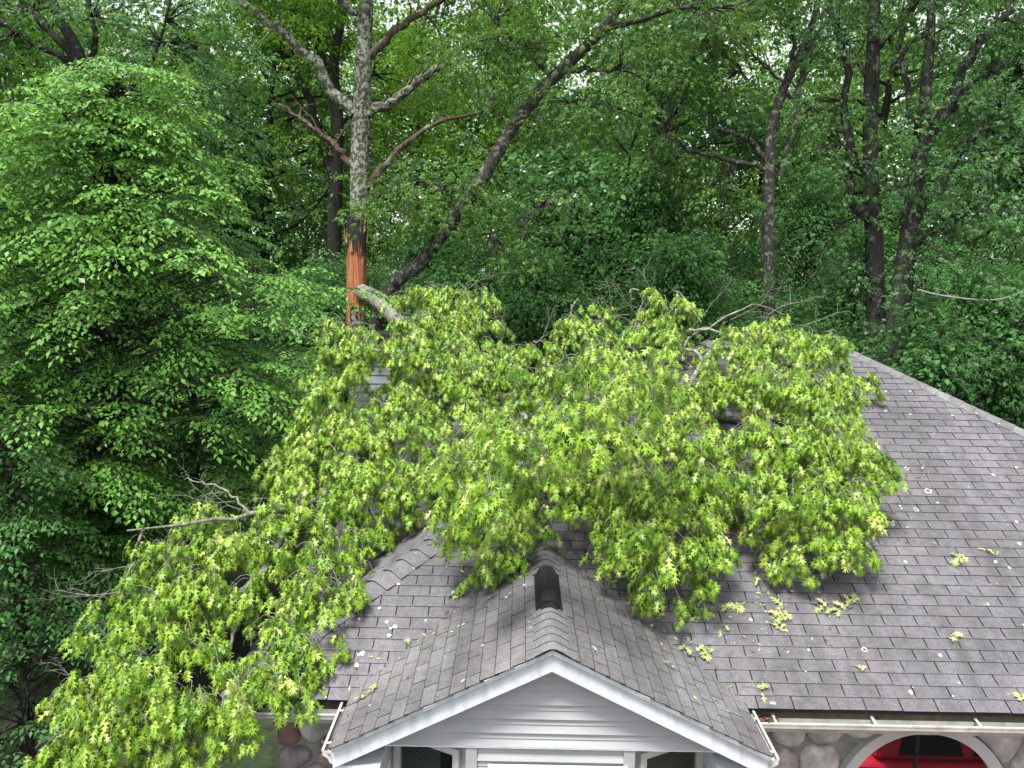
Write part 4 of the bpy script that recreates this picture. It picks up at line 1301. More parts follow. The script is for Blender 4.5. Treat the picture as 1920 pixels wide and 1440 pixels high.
# ---- oak with a forked top behind the right of the roof
Y3 = 23.0
B_ = lambda px, py, dy=0: at(px, py, Y3 + dy)
base = B_(1440, 580); base[2] = -.1
tree('oak_tree', 'straight lichen flecked oak forking high with two low limbs on its left', 'tree', base, M['bark_grey'], M['oak_leaf'],
     [base, B_(1440, 580), B_(1440, 450), B_(1442, 330), B_(1447, 240), B_(1470, 165), B_(1505, 90), B_(1535, 0), B_(1560, -150)], [.2, .185, .17, .16, .135, .1, .08, .05],
     [([B_(1436, 320), B_(1395, 305), B_(1330, 292), B_(1290, 280), B_(1250, 255)], .085, .03), ([B_(1438, 300), B_(1405, 265), B_(1360, 245), B_(1335, 235)], .095, .05), ([B_(1455, 215), B_(1475, 150), B_(1490, 80), B_(1480, 0), B_(1470, -80)], .08, .04),
      ([B_(1475, 160), B_(1440, 130), B_(1395, 85)], .05, .02), ([B_(1470, 175), B_(1500, 190), B_(1525, 200)], .055, .04), ([B_(1465, 330), B_(1490, 230), B_(1505, 120), B_(1540, 50), B_(1580, 0)], .10, .05), ([B_(1400, 150), B_(1370, 110), B_(1340, 80)], .05, .02)],
     [pxpad(1300, 60, Y3, 90, 45), pxpad(1420, 40, Y3, 80, 45), pxpad(1540, 120, Y3, 60, 35), pxpad(1250, 150, Y3, 70, 40), pxpad(1340, 170, Y3, 50, 35), pxpad(1520, -20, Y3, 120, 60), pxpad(1360, 360, Y3, 60, 35), pxpad(1530, 230, Y3, 50, 35), pxpad(1240, 300, Y3, 50, 35), pxpad(1400, -60, Y3, 140, 50)], Q, .16, 1.0)

# ---- cluster of big stems at the right
Y4 = 19.5
D_ = lambda px, py, dy=0: at(px, py, Y4 + dy)
base = D_(1640, 700); base[2] = -.1
tree('oak_tree', 'thick dark barked oak with crooked side stem right of the forked oak', 'tree', base, M['bark'], M['cool_leaf'],
     [base, D_(1640, 690), D_(1642, 560), D_(1638, 430), D_(1632, 330), D_(1632, 200), D_(1638, 80), D_(1640, -40), D_(1640, -200)], [.25, .24, .215, .20, .185, .17, .16, .145, .12, .08],
     [([D_(1640, 430), D_(1610, 385), D_(1592, 345), D_(1592, 280), D_(1588, 190), D_(1578, 90), D_(1560, 20), D_(1550, -60)], .13, .06), ([D_(1634, 340), D_(1600, 300), D_(1570, 260)], .05, .02), ([D_(1635, 160), D_(1600, 100), D_(1560, 60)], .06, .02), ([D_(1640, 100), D_(1690, 40), D_(1720, -10)], .06, .03)],
     [pxpad(1590, 60, Y4, 90, 40), pxpad(1560, 190, Y4, 60, 30), pxpad(1600, 320, Y4 - .6, 60, 30), pxpad(1540, 300, Y4, 50, 28), pxpad(1620, -40, Y4, 150, 50), pxpad(1690, 360, Y4 - .5, 60, 30), pxpad(1590, 520, Y4, 60, 35), pxpad(1560, 440, Y4, 60, 35), pxpad(1700, 640, Y4 - 1.5, 45, 40), pxpad(1590, 610, Y4 - .5, 40, 35)], Q, .15, 1.1)
Y5 = 18.6
E_ = lambda px, py, dy=0: at(px, py, Y5 + dy)
base = E_(1668, 720); base[2] = -.1
tree('oak_tree', 'rugged multi limbed oak sweeping right, just behind the roof hip', 'tree', base, M['bark'], M['cool_leaf'],
     [base, E_(1668, 690), E_(1690, 560), E_(1702, 450), E_(1718, 340), E_(1730, 240), E_(1738, 150), E_(1745, 50), E_(1755, -100)], [.24, .23, .21, .20, .19, .17, .145, .12, .1, .06],
     [([E_(1725, 270), E_(1708, 220), E_(1700, 165), E_(1690, 110), E_(1705, 80), E_(1740, 50)], .085, .04), ([E_(1725, 300), E_(1780, 190), E_(1815, 110), E_(1860, 60), E_(1895, 10), E_(1925, -50)], .14, .06), ([E_(1710, 420), E_(1760, 350), E_(1800, 290), E_(1850, 235), E_(1900, 215)], .10, .03),
      ([E_(1700, 470), E_(1740, 440), E_(1800, 405), E_(1860, 395)], .05, .02), ([E_(1745, 245), E_(1790, 200), E_(1830, 150), E_(1890, 120)], .09, .04)],
     [pxpad(1820, 195, Y5 - .5, 90, 30), pxpad(1890, 170, Y5 - .5, 70, 35), pxpad(1850, 290, Y5 - .5, 90, 30), pxpad(1780, 60, Y5, 100, 45), pxpad(1880, 30, Y5, 90, 50), pxpad(1820, 390, Y5 - 1, 80, 28), pxpad(1900, 420, Y5 - 1, 60, 35), pxpad(1740, 330, Y5 - 1, 50, 25), pxpad(1700, 240, Y5 - .6, 45, 25), pxpad(1760, -60, Y5, 200, 50), pxpad(1760, 500, Y5 - 1, 60, 30), pxpad(1850, 520, Y5 - 1.5, 80, 40), pxpad(1740, 590, Y5 - 1.5, 55, 35), pxpad(1880, 620, Y5 - 1.5, 80, 40), pxpad(1800, 680, Y5 - 2, 60, 40), pxpad(1890, 720, Y5 - 2, 60, 40), pxpad(1760, 640, Y5 - 2, 35, 35)], Q, .15, 1.1)
# dead pale branch reaching in front of the right-hand understory
tb = Tubes(); pth = smooth_path([at(1720, 543, 16.5), at(1760, 553, 16.4), at(1830, 562, 16.3), at(1880, 560, 16.2), at(1918, 546, 16.2)], 14); tb.add(pth, np.linspace(.022, .012, len(pth)), 6)
tb.add(smooth_path([at(1780, 556, 16.4), at(1770, 545, 16.4), at(1748, 540, 16.3)], 6), np.linspace(.012, .004, 6), 4)
tag(tb.build('dead_branch', M['twig']), 'bare pale dead branch before the dark trees at the far right', 'branch')
# dark double stem left of the torn oak
Y6 = 27
G_ = lambda px, py, dy=0: at(px, py, Y6 + dy)
base = G_(628, 620); base[2] = -.1
tree('oak_tree', 'dark stemmed tree with spreading crooked limbs just left of the torn oak', 'tree', base, M['bark_dark'], M['far_leaf'], [base, G_(628, 600), G_(626, 480), G_(630, 330), G_(632, 220), G_(625, 120), G_(640, 40), G_(650, -80)], [.27, .26, .24, .22, .20, .17, .13, .08],
     [([G_(624, 330), G_(590, 220), G_(560, 150), G_(520, 70), G_(495, 0), G_(480, -60)], .15, .07), ([G_(622, 130), G_(595, 90), G_(570, 50), G_(555, 0)], .09, .05), ([G_(634, 240), G_(660, 210), G_(700, 140)], .08, .03), ([G_(628, 260), G_(560, 190), G_(540, 150)], .06, .02)],
     [pxpad(480, 60, Y6, 90, 50), pxpad(560, 100, Y6, 80, 45), pxpad(640, 60, Y6 + 1, 70, 60), pxpad(760, 90, Y6, 80, 60), pxpad(540, 10, Y6, 120, 50), pxpad(780, 180, Y6 + 1, 60, 40), pxpad(560, 250, Y6, 50, 35)], Q, .17, 1.0)
# tree with several stems at upper left behind the beech
Y7 = 17
H_ = lambda px, py, dy=0: at(px, py, Y7 + dy)
base = H_(170, 620); base[2] = -.1
tree('oak_tree', 'dark tree with fanned upper limbs behind the bright beech at upper left', 'tree', base, M['bark_dark'], M['cool_leaf'], [base, H_(165, 560), H_(160, 300), H_(150, 120), H_(110, 30), H_(70, -60)], [.22, .2, .17, .13, .1, .07],
     [([H_(150, 120), H_(90, 95), H_(30, 60), H_(-40, 20)], .08, .03), ([H_(155, 160), H_(180, 80), H_(165, 10), H_(160, -60)], .07, .04), ([H_(158, 220), H_(260, 150), H_(300, 80), H_(320, 0)], .05, .02), ([H_(150, 120), H_(60, 20), H_(30, -40)], .09, .04)],
     [pxpad(60, 30, Y7, 120, 40), pxpad(200, 20, Y7, 100, 40), pxpad(300, 90, Y7, 70, 45), pxpad(370, 40, Y7, 80, 50), pxpad(340, 180, Y7, 60, 40), pxpad(20, 90, Y7, 60, 30), pxpad(420, 240, Y7 + 1, 70, 40), pxpad(440, 130, Y7 + 1, 70, 50)], Q, .14, 1.0)


# ------------------------------------------------------------------ beeches at the left: layered drooping boughs
def bough(lv, tb, s, d, L, q, ll, rsh, lateral=1.0):
    """a flat bough: axis bends down, side twigs in the plane, leaves two-ranked along the twigs"""
    d = unit(d); n = max(6, int(L / .11))
    f = np.linspace(0, 1, n)
    ax = s + d * (f * L)[:, None] + UP * (.06 * L * np.sin(f * 2.2) - .30 * L * f ** 2.2)[:, None]
    ax[:, :2] += np.cumsum(q.normal(size=(n, 2)) * .012, 0)
    tb.add(ax, np.linspace(.004 + .006 * L, .0025, n), 4)
    side = unit(np.cross(d, UP)); tang = unit(np.gradient(ax, axis=0))
    i0 = int(n * .12)
    for sg in (-1, 1):
        for i in range(i0, n):
            if q.random() < .12: continue
            lt = lateral * L * .34 * (math.sin(math.pi * min(1, .18 + .82 * f[i])) ** .8) * q.uniform(.6, 1.15) + .08
            J = max(3, int(lt / .042))
            g = np.linspace(.06, 1, J)
            td = unit(tang[i] * .75 + side * sg * .8 + q.normal(size=3) * .08)
            P_ = ax[i] + td * (g * lt)[:, None] - UP * (.22 * lt * g ** 2)[:, None]
            alt = np.where(np.arange(J) % 2, 1, -1)[:, None]
            perp = unit(np.cross(td, UP))
            tip = td * .75 + perp * alt * .75 - UP * q.uniform(.0, .6, (J, 1)) + q.normal(size=(J, 3)) * .2
            nor = UP + q.normal(size=(J, 3)) * .34
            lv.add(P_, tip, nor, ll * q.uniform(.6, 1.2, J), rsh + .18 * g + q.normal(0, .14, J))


def beech(name, label, base, hts, rad_fn, nb, q, ll=.085, az_rng=(0, 6.28), mat='beech_leaf', r0=.09, top=9.0, lean=(0, 0)):
    root = empty(name, tuple(base)); tag(root, label, 'tree')
    tp = np.array([(lean[0] * f, lean[1] * f, f * top) for f in np.linspace(0, 1, 12)]) + q.normal(size=(12, 3)) * .03
    tb = Tubes(); tb.add(tp, np.linspace(r0, .015, 12), 8); tb.build('trunk', M['bark'], root)
    lv = Leaves(); bt = Tubes()
    ph = q.uniform(0, 6.28, 6)
    for i in range(nb):
        z = hts[0] + (hts[1] - hts[0]) * q.random() ** .92
        az = q.uniform(*az_rng)
        lob = 1 + .20 * math.sin(3 * az + ph[0] + z * 1.3) + .16 * math.sin(5 * az + ph[1] - z * 2.1)
        R = rad_fn(z, az) * lob
        if R < .3: continue
        f = min(1, z / top * .97)
        s = np.array([lean[0] * f, lean[1] * f, z - .2 * R])
        rr_ = R * q.random() ** .55
        Lb = min(R, q.uniform(.7, 1.7))
        st = max(0, rr_ - Lb * .8)
        a2 = az + q.normal() * .45
        d = np.array([math.cos(a2), math.sin(a2), q.uniform(-.35, .35)])
        s2 = s + np.array([math.cos(az), math.sin(az), .12]) * st
        s2[2] = z + q.normal() * .12
        mid = (s + s2) / 2 + q.normal(size=3) * .08
        pth = smooth_path([s, mid, s2], 6)
        bt.add(pth, np.linspace(.02, .009, len(pth)), 4)
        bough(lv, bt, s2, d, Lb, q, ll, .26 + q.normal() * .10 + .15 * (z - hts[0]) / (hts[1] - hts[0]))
    me = lv.mesh('crown', OVAL_T, OVAL_F, M[mat]); link(bpy.data.objects.new('crown', me), root)
    bt.build('branches', M['bark'], root)['kind'] = 'stuff'
    return root


qb = np.random.default_rng(21)
YBE = 11.5
bb = at(150, 500, YBE); bb[2] = -.1


def rad1(z, az):
    # crown outline read as radius by height
    R = float(np.interp(z, [1.8, 2.6, 3.4, 4.2, 5.2, 6.2, 7.0, 7.8, 8.6, 9.4], [1.0, 1.5, 2.5, 2.95, 3.1, 3.0, 2.5, 1.9, 1.35, .6]))
    return R * (1.0 if math.cos(az) > -.3 else .8)


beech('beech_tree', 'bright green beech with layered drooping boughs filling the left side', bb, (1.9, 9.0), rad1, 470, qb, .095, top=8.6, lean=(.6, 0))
b0 = at(-110, 500, 10.6); b0[2] = -.1
beech('beech_tree', 'bright beech at the very left edge, cut off by the picture', b0, (2.6, 8.6), lambda z, az: float(np.interp(z, [2.6, 4, 6, 7.5, 8.6], [1.3, 1.9, 2.0, 1.7, .9])), 190, qb, .09, top=8.4)
b2 = at(-10, 500, 9.4); b2[2] = -.1
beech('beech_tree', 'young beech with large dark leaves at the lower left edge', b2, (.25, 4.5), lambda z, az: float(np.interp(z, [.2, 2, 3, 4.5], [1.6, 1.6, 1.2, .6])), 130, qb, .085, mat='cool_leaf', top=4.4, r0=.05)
b3 = at(360, 700, 13.4); b3[2] = -.1
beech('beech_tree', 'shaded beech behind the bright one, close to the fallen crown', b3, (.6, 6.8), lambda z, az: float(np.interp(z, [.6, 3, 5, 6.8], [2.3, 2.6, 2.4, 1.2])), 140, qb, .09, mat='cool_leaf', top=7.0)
b4 = at(480, 700, 17.0); b4[2] = -.1
beech('beech_tree', 'slim beech left of the torn oak trunk with fine leaves', b4, (1.0, 6.6), lambda z, az: float(np.interp(z, [1, 3, 5, 6.6], [2.3, 2.4, 2.0, .9])), 110, qb, .09, mat='beech_leaf', top=6.8)

b5 = at(150, 900, 13.0); b5[2] = -.1
beech('beech_tree', 'low dark beech in the shade under the bright one', b5, (.3, 3.2), lambda z, az: float(np.interp(z, [.3, 1.5, 3.2], [2.2, 2.2, 1.4])), 90, qb, .09, mat='cool_leaf', top=3.4, r0=.05)
# ------------------------------------------------------------------ the fallen oak
qf = np.random.default_rng(33)
fallen = empty('fallen_oak', (0, 12, 0))
tag(fallen, 'fallen oak crown of wilting yellow green leaves draped over the roof', 'tree')
FO = np.array([0, 12.0, 0])
TUFTS = []          # (origin, outward)
PADS = []


def on_roof(px, py, lift):
    h_ = roof_hit(px, py)
    if h_ is None: return None
    r = unit(ray(px, py)); P_ = h_[0] + h_[1] * lift
    # slide along the normal but stay on the pixel's ray
    t_ = ((h_[0] + h_[1] * lift - CAMP) @ h_[1]) / (r @ h_[1])
    return CAMP + r * t_


def fpad(px, py, rx, ry, lift=None, Y=None):
    if px > 1560: px -= 30
    c = None
    if Y is None: c = on_roof(px, py, (lift if lift is not None else .42) * 1.15)
    if c is None: c = at(px + (26 if px < 240 else 0), py, Y if Y else 11.5)
    d = proj(c)[2]
    PADS.append((c, rx * d / FPX, ry * d / FPX, d, 1.0))
    if Y is None and rx > 40:
        c2 = on_roof(px, py + 4, .22)
        if c2 is not None: d2 = proj(c2)[2]; PADS.append((c2, rx * .95 * d2 / FPX, ry * .85 * d2 / FPX, d2, .8))


for a in [(1370, 655, 62, 45, .5), (1450, 640, 72, 45, .55), (1530, 655, 50, 45, .5), (1400, 735, 60, 55, .5), (1495, 735, 80, 65, .6), (1580, 735, 48, 55, .5), (1640, 703, 24, 16, .3), (1425, 830, 75, 70, .6), (1530, 840, 85, 75, .65), (1605, 845, 58, 75, .55),
          (1395, 925, 50, 55, .5), (1480, 930, 70, 60, .6), (1590, 945, 72, 70, .55), (1495, 1010, 40, 40, .35), (1480, 1048, 24, 24, .25), (1640, 905, 34, 75, .4), (1590, 1000, 62, 32, .4), (1555, 1010, 40, 30, .3),
          (1020, 745, 70, 60, .7), (1100, 715, 80, 60, .8), (1190, 705, 75, 55, .75), (1275, 735, 60, 50, .5), (1095, 800, 80, 65, .75), (1190, 810, 80, 65, .75), (1290, 830, 65, 65, .6), (1000, 830, 75, 60, .7), (1105, 885, 70, 55, .65), (1200, 905, 90, 65, .7), (1295, 925, 60, 65, .6),
          (1150, 960, 60, 55, .5), (1235, 1000, 105, 62, .55), (1318, 1010, 34, 55, .45), (1220, 1075, 50, 32, .35), (1265, 1060, 45, 35, .35), (1030, 905, 62, 48, .6), (920, 905, 66, 55, .6), (905, 980, 66, 50, .45), (920, 1025, 48, 28, .3), (960, 960, 45, 40, .4), (860, 920, 50, 55, .5),
          (1130, 1025, 30, 35, .3), (930, 830, 60, 55, .7), (860, 850, 60, 55, .6), (1340, 880, 40, 60, .4)]: fpad(*a)
for px, py, rx, ry, Y in [(1245, 575, 46, 40, 11.6), (1225, 630, 62, 40, 11.4), (1085, 610, 52, 32, 11.6), (1150, 655, 60, 35, 11.2), (1000, 665, 60, 36, 11.4), (930, 700, 60, 45, 11.0), (1125, 585, 16, 18, 11.7),
                          (850, 555, 62, 32, 13.0), (780, 560, 46, 32, 13.2), (900, 595, 50, 36, 12.6), (810, 615, 70, 45, 12.2), (890, 660, 60, 45, 11.6), (770, 670, 40, 45, 11.4), (845, 720, 66, 55, 10.8), (650, 630, 50, 34, 10.5), (640, 690, 48, 50, 10.2), (610, 745, 36, 45, 10.0), (760, 745, 48, 45, 10.4),
                          (655, 790, 58, 45, 9.8), (765, 815, 66, 50, 9.8), (590, 850, 66, 45, 9.4), (690, 870, 70, 50, 9.2), (790, 885, 55, 45, 9.0), (545, 905, 60, 50, 8.9), (640, 930, 60, 45, 8.8), (730, 945, 40, 30, 8.9), (560, 975, 66, 50, 8.4), (630, 1020, 40, 45, 8.2), (730, 985, 34, 22, 8.9), (690, 1000, 24, 20, 8.6), (770, 630, 40, 40, 10.7), (690, 648, 20, 14, 10.3), (745, 655, 24, 20, 10.4), (765, 690, 34, 36, 10.6), (640, 660, 30, 30, 10.4), (690, 745, 26, 16, 10.2), (740, 780, 40, 32, 10.2), (680, 830, 52, 28, 9.8), (720, 905, 60, 40, 9.0), (600, 800, 50, 40, 9.9), (875, 765, 55, 42, 10.5), (900, 720, 40, 30, 10.9),
                          (385, 1000, 85, 42, 8.0), (470, 1000, 60, 50, 8.0), (555, 1050, 80, 55, 7.8), (310, 1055, 60, 50, 7.8), (400, 1075, 85, 50, 7.6), (500, 1100, 70, 50, 7.5), (605, 1095, 50, 55, 7.5), (655, 1080, 22, 26, 7.6), (230, 1125, 64, 50, 7.6), (325, 1150, 80, 55, 7.3), (600, 1180, 40, 50, 7.1), (545, 1200, 60, 55, 7.0),
                          (205, 1215, 70, 55, 7.3), (310, 1240, 80, 58, 7.0), (380, 1220, 40, 45, 7.1), (490, 1250, 55, 48, 6.8), (555, 1255, 40, 42, 6.8), (165, 1300, 60, 55, 7.0), (265, 1320, 85, 60, 6.8), (370, 1310, 75, 60, 6.7), (455, 1330, 45, 45, 6.6), (480, 1300, 50, 38, 6.35), (420, 1270, 48, 40, 6.5), (430, 1310, 40, 36, 6.4), (548, 1272, 34, 34, 6.45), (150, 1380, 62, 50, 6.8), (250, 1410, 90, 50, 6.6), (360, 1390, 60, 50, 6.6), (180, 1450, 80, 40, 6.6), (95, 1290, 14, 16, 7.1), (120, 1420, 40, 50, 6.8)]:
    fpad(px, py, rx, ry, None, Y)

fl = Leaves(); ft = Tubes()
for (c, rx, ry, dd, dn) in PADS:
    rd = .55 * (rx + ry) * (1 if dn == 1 else .45)
    area = rx * ry + rd * (rx + ry)
    n = max(4, int(area * 50 * dn))
    d = unit(qf.normal(size=(n, 3)))
    d[:, 1] = np.where(qf.random(n) < .62, -np.abs(d[:, 1]), d[:, 1])
    d[:, 2] = np.where(qf.random(n) < .70, np.abs(d[:, 2]), d[:, 2])
    rad = qf.uniform(.3, 1.0, n) ** .6
    org = c + d * rad[:, None] * np.array([rx * (.64 if dn == 1 else .9), rd * .85, ry * (.60 if dn == 1 else .8)]) + np.array([0, 0, ry * .30])
    for k in range(n):
        o, out = org[k], d[k]
        sc = .62 + .45 * min(1, rx / .35)
        Lt = qf.uniform(.22, .42) * sc
        tone = qf.normal(.46, .12)
        # a bough end springs out and up a little, then hangs; side twigs leave it and hang in turn
        tw = [o]; v = unit(out * (1, 1, .4) + np.array([0, 0, .35]) + qf.normal(size=3) * .3)
        for s in range(6):
            v = unit(v + np.array([0, 0, -.36]) + qf.normal(size=3) * .10); tw.append(tw[-1] + v * Lt / 6)
        tw = np.array(tw)
        if qf.random() < .5: ft.add(tw, np.linspace(.0048, .002, 7), 3)
        for j in range(int(qf.integers(4, 7))):
            st = tw[int(qf.integers(1, 7))]
            v = unit(qf.normal(size=3) * (1, 1, .3) + out * .5 + np.array([0, 0, -.2])); tp_ = [st]
            Ls = qf.uniform(.09, .19) * sc
            for s in range(4):
                v = unit(v + np.array([0, 0, -.55])); tp_.append(tp_[-1] + v * Ls / 4)
            tp_ = np.array(tp_)
            if qf.random() < .35: ft.add(tp_, np.linspace(.003, .0015, 5), 3)
            ml = int(qf.integers(8, 13))
            f = qf.uniform(.2, 1.0, ml) ** .6 * 4
            i = np.minimum(3, f.astype(int)); P_ = tp_[i] + (tp_[i + 1] - tp_[i]) * (f - i)[:, None]
            az = qf.uniform(0, 6.283, ml)
            rdl = np.stack([np.cos(az), np.sin(az), np.zeros(ml)], 1)
            tip = rdl * qf.uniform(.15, .9, (ml, 1)) + np.array([0, 0, -1.0]) * qf.uniform(.5, 1.3, (ml, 1)) + out * .15
            nor = rdl * .9 + UP * .45 + out * .3 + qf.normal(size=(ml, 3)) * .4
            fl.add(P_ + rdl * .008, tip, nor, qf.uniform(.065, .14, ml) * (.85 + .15 * sc), tone + qf.normal(0, .20, ml) + .25 * (qf.random(ml) < .06))
p, t, sd, nn_, l, r = fl.arrays()
pj = proj(p + t * l[:, None] * .5)
# the 300 leaves that show largest, spread over the crown: the front-most of a grid of picture cells
cell = {}
for k in np.argsort(pj[:, 2]):
    x, y = pj[k, 0], pj[k, 1]
    if not (0 < x < 1920 and 0 < y < 1440): continue
    key = (int(x // 42), int(y // 42))
    if key not in cell: cell[key] = k
facing = np.abs(np.sum(nn_ * unit(p - CAMP), 1))
cand = sorted(cell.values(), key=lambda k: -l[k] / pj[k, 2] * facing[k])[:300]
sel = np.ones(len(p), bool); sel[cand] = False
me = fl.mesh('foliage', OAK_T, OAK_F, M['fallen_leaf'], sel)
me.transform(Matrix.Translation(-Vector(FO)))
o = link(bpy.data.objects.new('foliage', me), fallen); o['kind'] = 'stuff'
leaf_meshes = [np_mesh('leaf', OAK_T, OAK_F, M['fallen_leaf'], np.full(len(OAK_T), v)) for v in (.3, .42, .54, .66, .78)]
for k in cand:
    mw = Matrix(np.column_stack([sd[k], t[k], nn_[k]]).tolist()).to_4x4()
    mw = Matrix.Translation(Vector(p[k] - FO)) @ mw @ Matrix.Scale(float(l[k]), 4)
    o = bpy.data.objects.new('leaf', leaf_meshes[int(np.clip((r[k] - .3) / .12, 0, 4))]); link(o, fallen); o.matrix_local = mw
print('fallen leaves', len(p))

# its stem: broken from the standing oak, lying down onto the house
def fpart(tb, name, mat):
    o = tb.build(name, mat)
    o.data.transform(Matrix.Translation(-Vector(FO))); o.parent = fallen
    return o


tb = Tubes()
stem = smooth_path([at(678, 548, 19.9), at(705, 560, 18.6), at(738, 592, 16.5), at(790, 660, 14.0), at(900, 735, 12.0), at(1040, 770, 10.6), at(1200, 800, 10.2), at(1330, 770, 10.4)], 34)
tb.add(stem, np.interp(np.linspace(0, 1, len(stem)), [0, .2, .5, 1], [.19, .19, .12, .04]), 12, .06, 5)
fpart(tb, 'trunk', M['bark_pale'])
for pts, r0, r1 in [([stem[10], at(720, 800, 10.6), at(640, 900, 9.2), at(560, 950, 8.6), at(470, 965, 8.1), at(400, 975, 7.9), at(300, 988, 7.7), at(238, 995, 7.6)], .05, .010),
                    ([at(560, 950, 8.6), at(500, 1060, 7.7), at(455, 1110, 7.4), at(440, 1190, 7.2), at(430, 1220, 7.1)], .045, .012),
                    ([at(268, 990, 7.65), at(262, 1010, 7.62), at(255, 1040, 7.6), at(250, 1055, 7.6), at(215, 1120, 7.5)], .017, .006),
                    ([at(470, 965, 8.1), at(430, 925, 8.2), at(390, 905, 8.3), at(345, 900, 8.4)], .016, .004), ([stem[18], at(1020, 850, 9.5), at(950, 950, 8.6)], .06, .012),
                    ([stem[22], at(1200, 900, 9.2), at(1240, 990, 8.4)], .05, .012), ([stem[20], at(1160, 720, 11.0), at(1190, 640, 11.5), at(1195, 590, 11.6), at(1215, 552, 11.7)], .04, .010),
                    ([at(1190, 560, 11.6), at(1180, 550, 11.6), at(1186, 543, 11.6), at(1198, 545, 11.6), at(1205, 565, 11.6)], .012, .010),
                    ([stem[24], at(1290, 640, 11.2), at(1330, 612, 11.3), at(1380, 585, 11.4), at(1420, 572, 11.4), at(1470, 590, 11.3)], .022, .006), ([stem[25], at(1340, 655, 10.9), at(1400, 672, 10.6), at(1460, 700, 10.3), at(1520, 760, 9.8)], .04, .010),
                    ([at(1240, 648, 11.2), at(1300, 660, 10.9), at(1330, 690, 10.6), at(1345, 720, 10.4), at(1380, 740, 10.2)], .03, .010), ([stem[26], at(1430, 800, 9.8), at(1500, 900, 9.0), at(1530, 980, 8.6)], .045, .01), ([at(1292, 618, 11.2), at(1350, 622, 11.1), at(1420, 630, 11.0), at(1500, 640, 10.9)], .022, .006),
                    ([at(660, 930, 8.9), at(688, 935, 8.8), at(690, 960, 8.7), at(650, 1000, 8.5)], .014, .005), ([stem[12], at(800, 760, 11.0), at(830, 880, 9.6), at(850, 960, 8.9)], .05, .01), ([at(1065, 600, 11.6), at(1075, 575, 11.6), at(1082, 560, 11.6)], .022, .014), ([at(1000, 640, 11.5), at(1060, 640, 11.5), at(1150, 600, 11.6)], .014, .004)]:
    tb = Tubes(); pth = smooth_path(pts, 18)
    pth[1:-1] += qf.normal(size=(len(pth) - 2, 3)) * .012
    tb.add(pth, np.linspace(r0, r1, len(pth)), 7, .05, int(qf.integers(1e6)))
    fpart(tb, 'limb', M['bark_pale'])

# bare twigs standing clear of the leaves


def twig_fan(tb, s, d, L, depth, r, q):
    p_ = wander(s, d, L, 6, .16, (0, 0, -.12), q)
    tb.add(p_, np.linspace(r, r * .45, len(p_)), 4)
    if depth:
        for k in (2, 3, 4, 5, 6):
            if q.random() < .8: twig_fan(tb, p_[k], unit(p_[k] - p_[k - 1]) + q.normal(size=3) * .75, L * q.uniform(.35, .6), depth - 1, r * .55, q)


for px, py, Y, dx, dz, L_ in [(470, 960, 8.2, -1, .5, .7), (440, 940, 8.2, -.9, .1, .6), (420, 965, 8.1, -.6, .7, .5), (250, 1060, 7.5, -.9, -.2, .45), (200, 1120, 7.4, -1, .05, .45), (220, 1110, 7.4, -1, -.3, .5), (150, 1280, 7.0, -.8, .4, .3), (1200, 600, 11.6, -.5, .9, .6), (1230, 570, 11.6, -.2, 1, .5),
                              (1180, 590, 11.6, -1, .3, .6), (1300, 610, 11.3, .5, .8, .6), (1370, 600, 11.4, .9, .3, .7), (1440, 590, 11.3, 1, .5, .7), (1510, 610, 11.2, .8, .4, .5), (1160, 620, 11.5, -.4, .7, .6), (1010, 650, 11.5, .3, .8, .4), (940, 640, 11.6, .5, .7, .4), (1430, 700, 10.4, .6, .2, .5), (1330, 690, 10.6, .7, -.2, .5),
                              (1420, 780, 9.8, .4, -.4, .5), (1000, 850, 9.4, .2, .6, .4), (1130, 740, 10.4, .4, .5, .5), (860, 870, 9.4, .2, .7, .5), (690, 930, 8.8, -.3, -.8, .5), (520, 1130, 7.4, .5, .5, .4), (560, 1090, 7.6, .5, .3, .5), (450, 1150, 7.2, -.4, -.6, .4), (330, 1100, 7.4, -.4, .5, .4), (760, 600, 13, .3, .8, .6), (880, 540, 13, .6, .6, .5),
                              (960, 760, 10.6, .6, .2, .5), (730, 640, 11.4, -.7, .3, .5), (600, 640, 10.4, -.8, .3, .4), (830, 700, 11, .3, .5, .6), (1270, 700, 10.6, .8, .1, .5), (700, 1010, 8.5, -.6, -.6, .3)]:
    tb = Tubes(); twig_fan(tb, at(px, py, Y), (dx, -.15, dz), L_, 2, .0046, qf)
    fpart(tb, 'twig', M['twig'])
o = fpart(ft, 'twigs', M['twig']); o['kind'] = 'stuff'

# ------------------------------------------------------------------ sprigs and twigs lying loose on the shingles


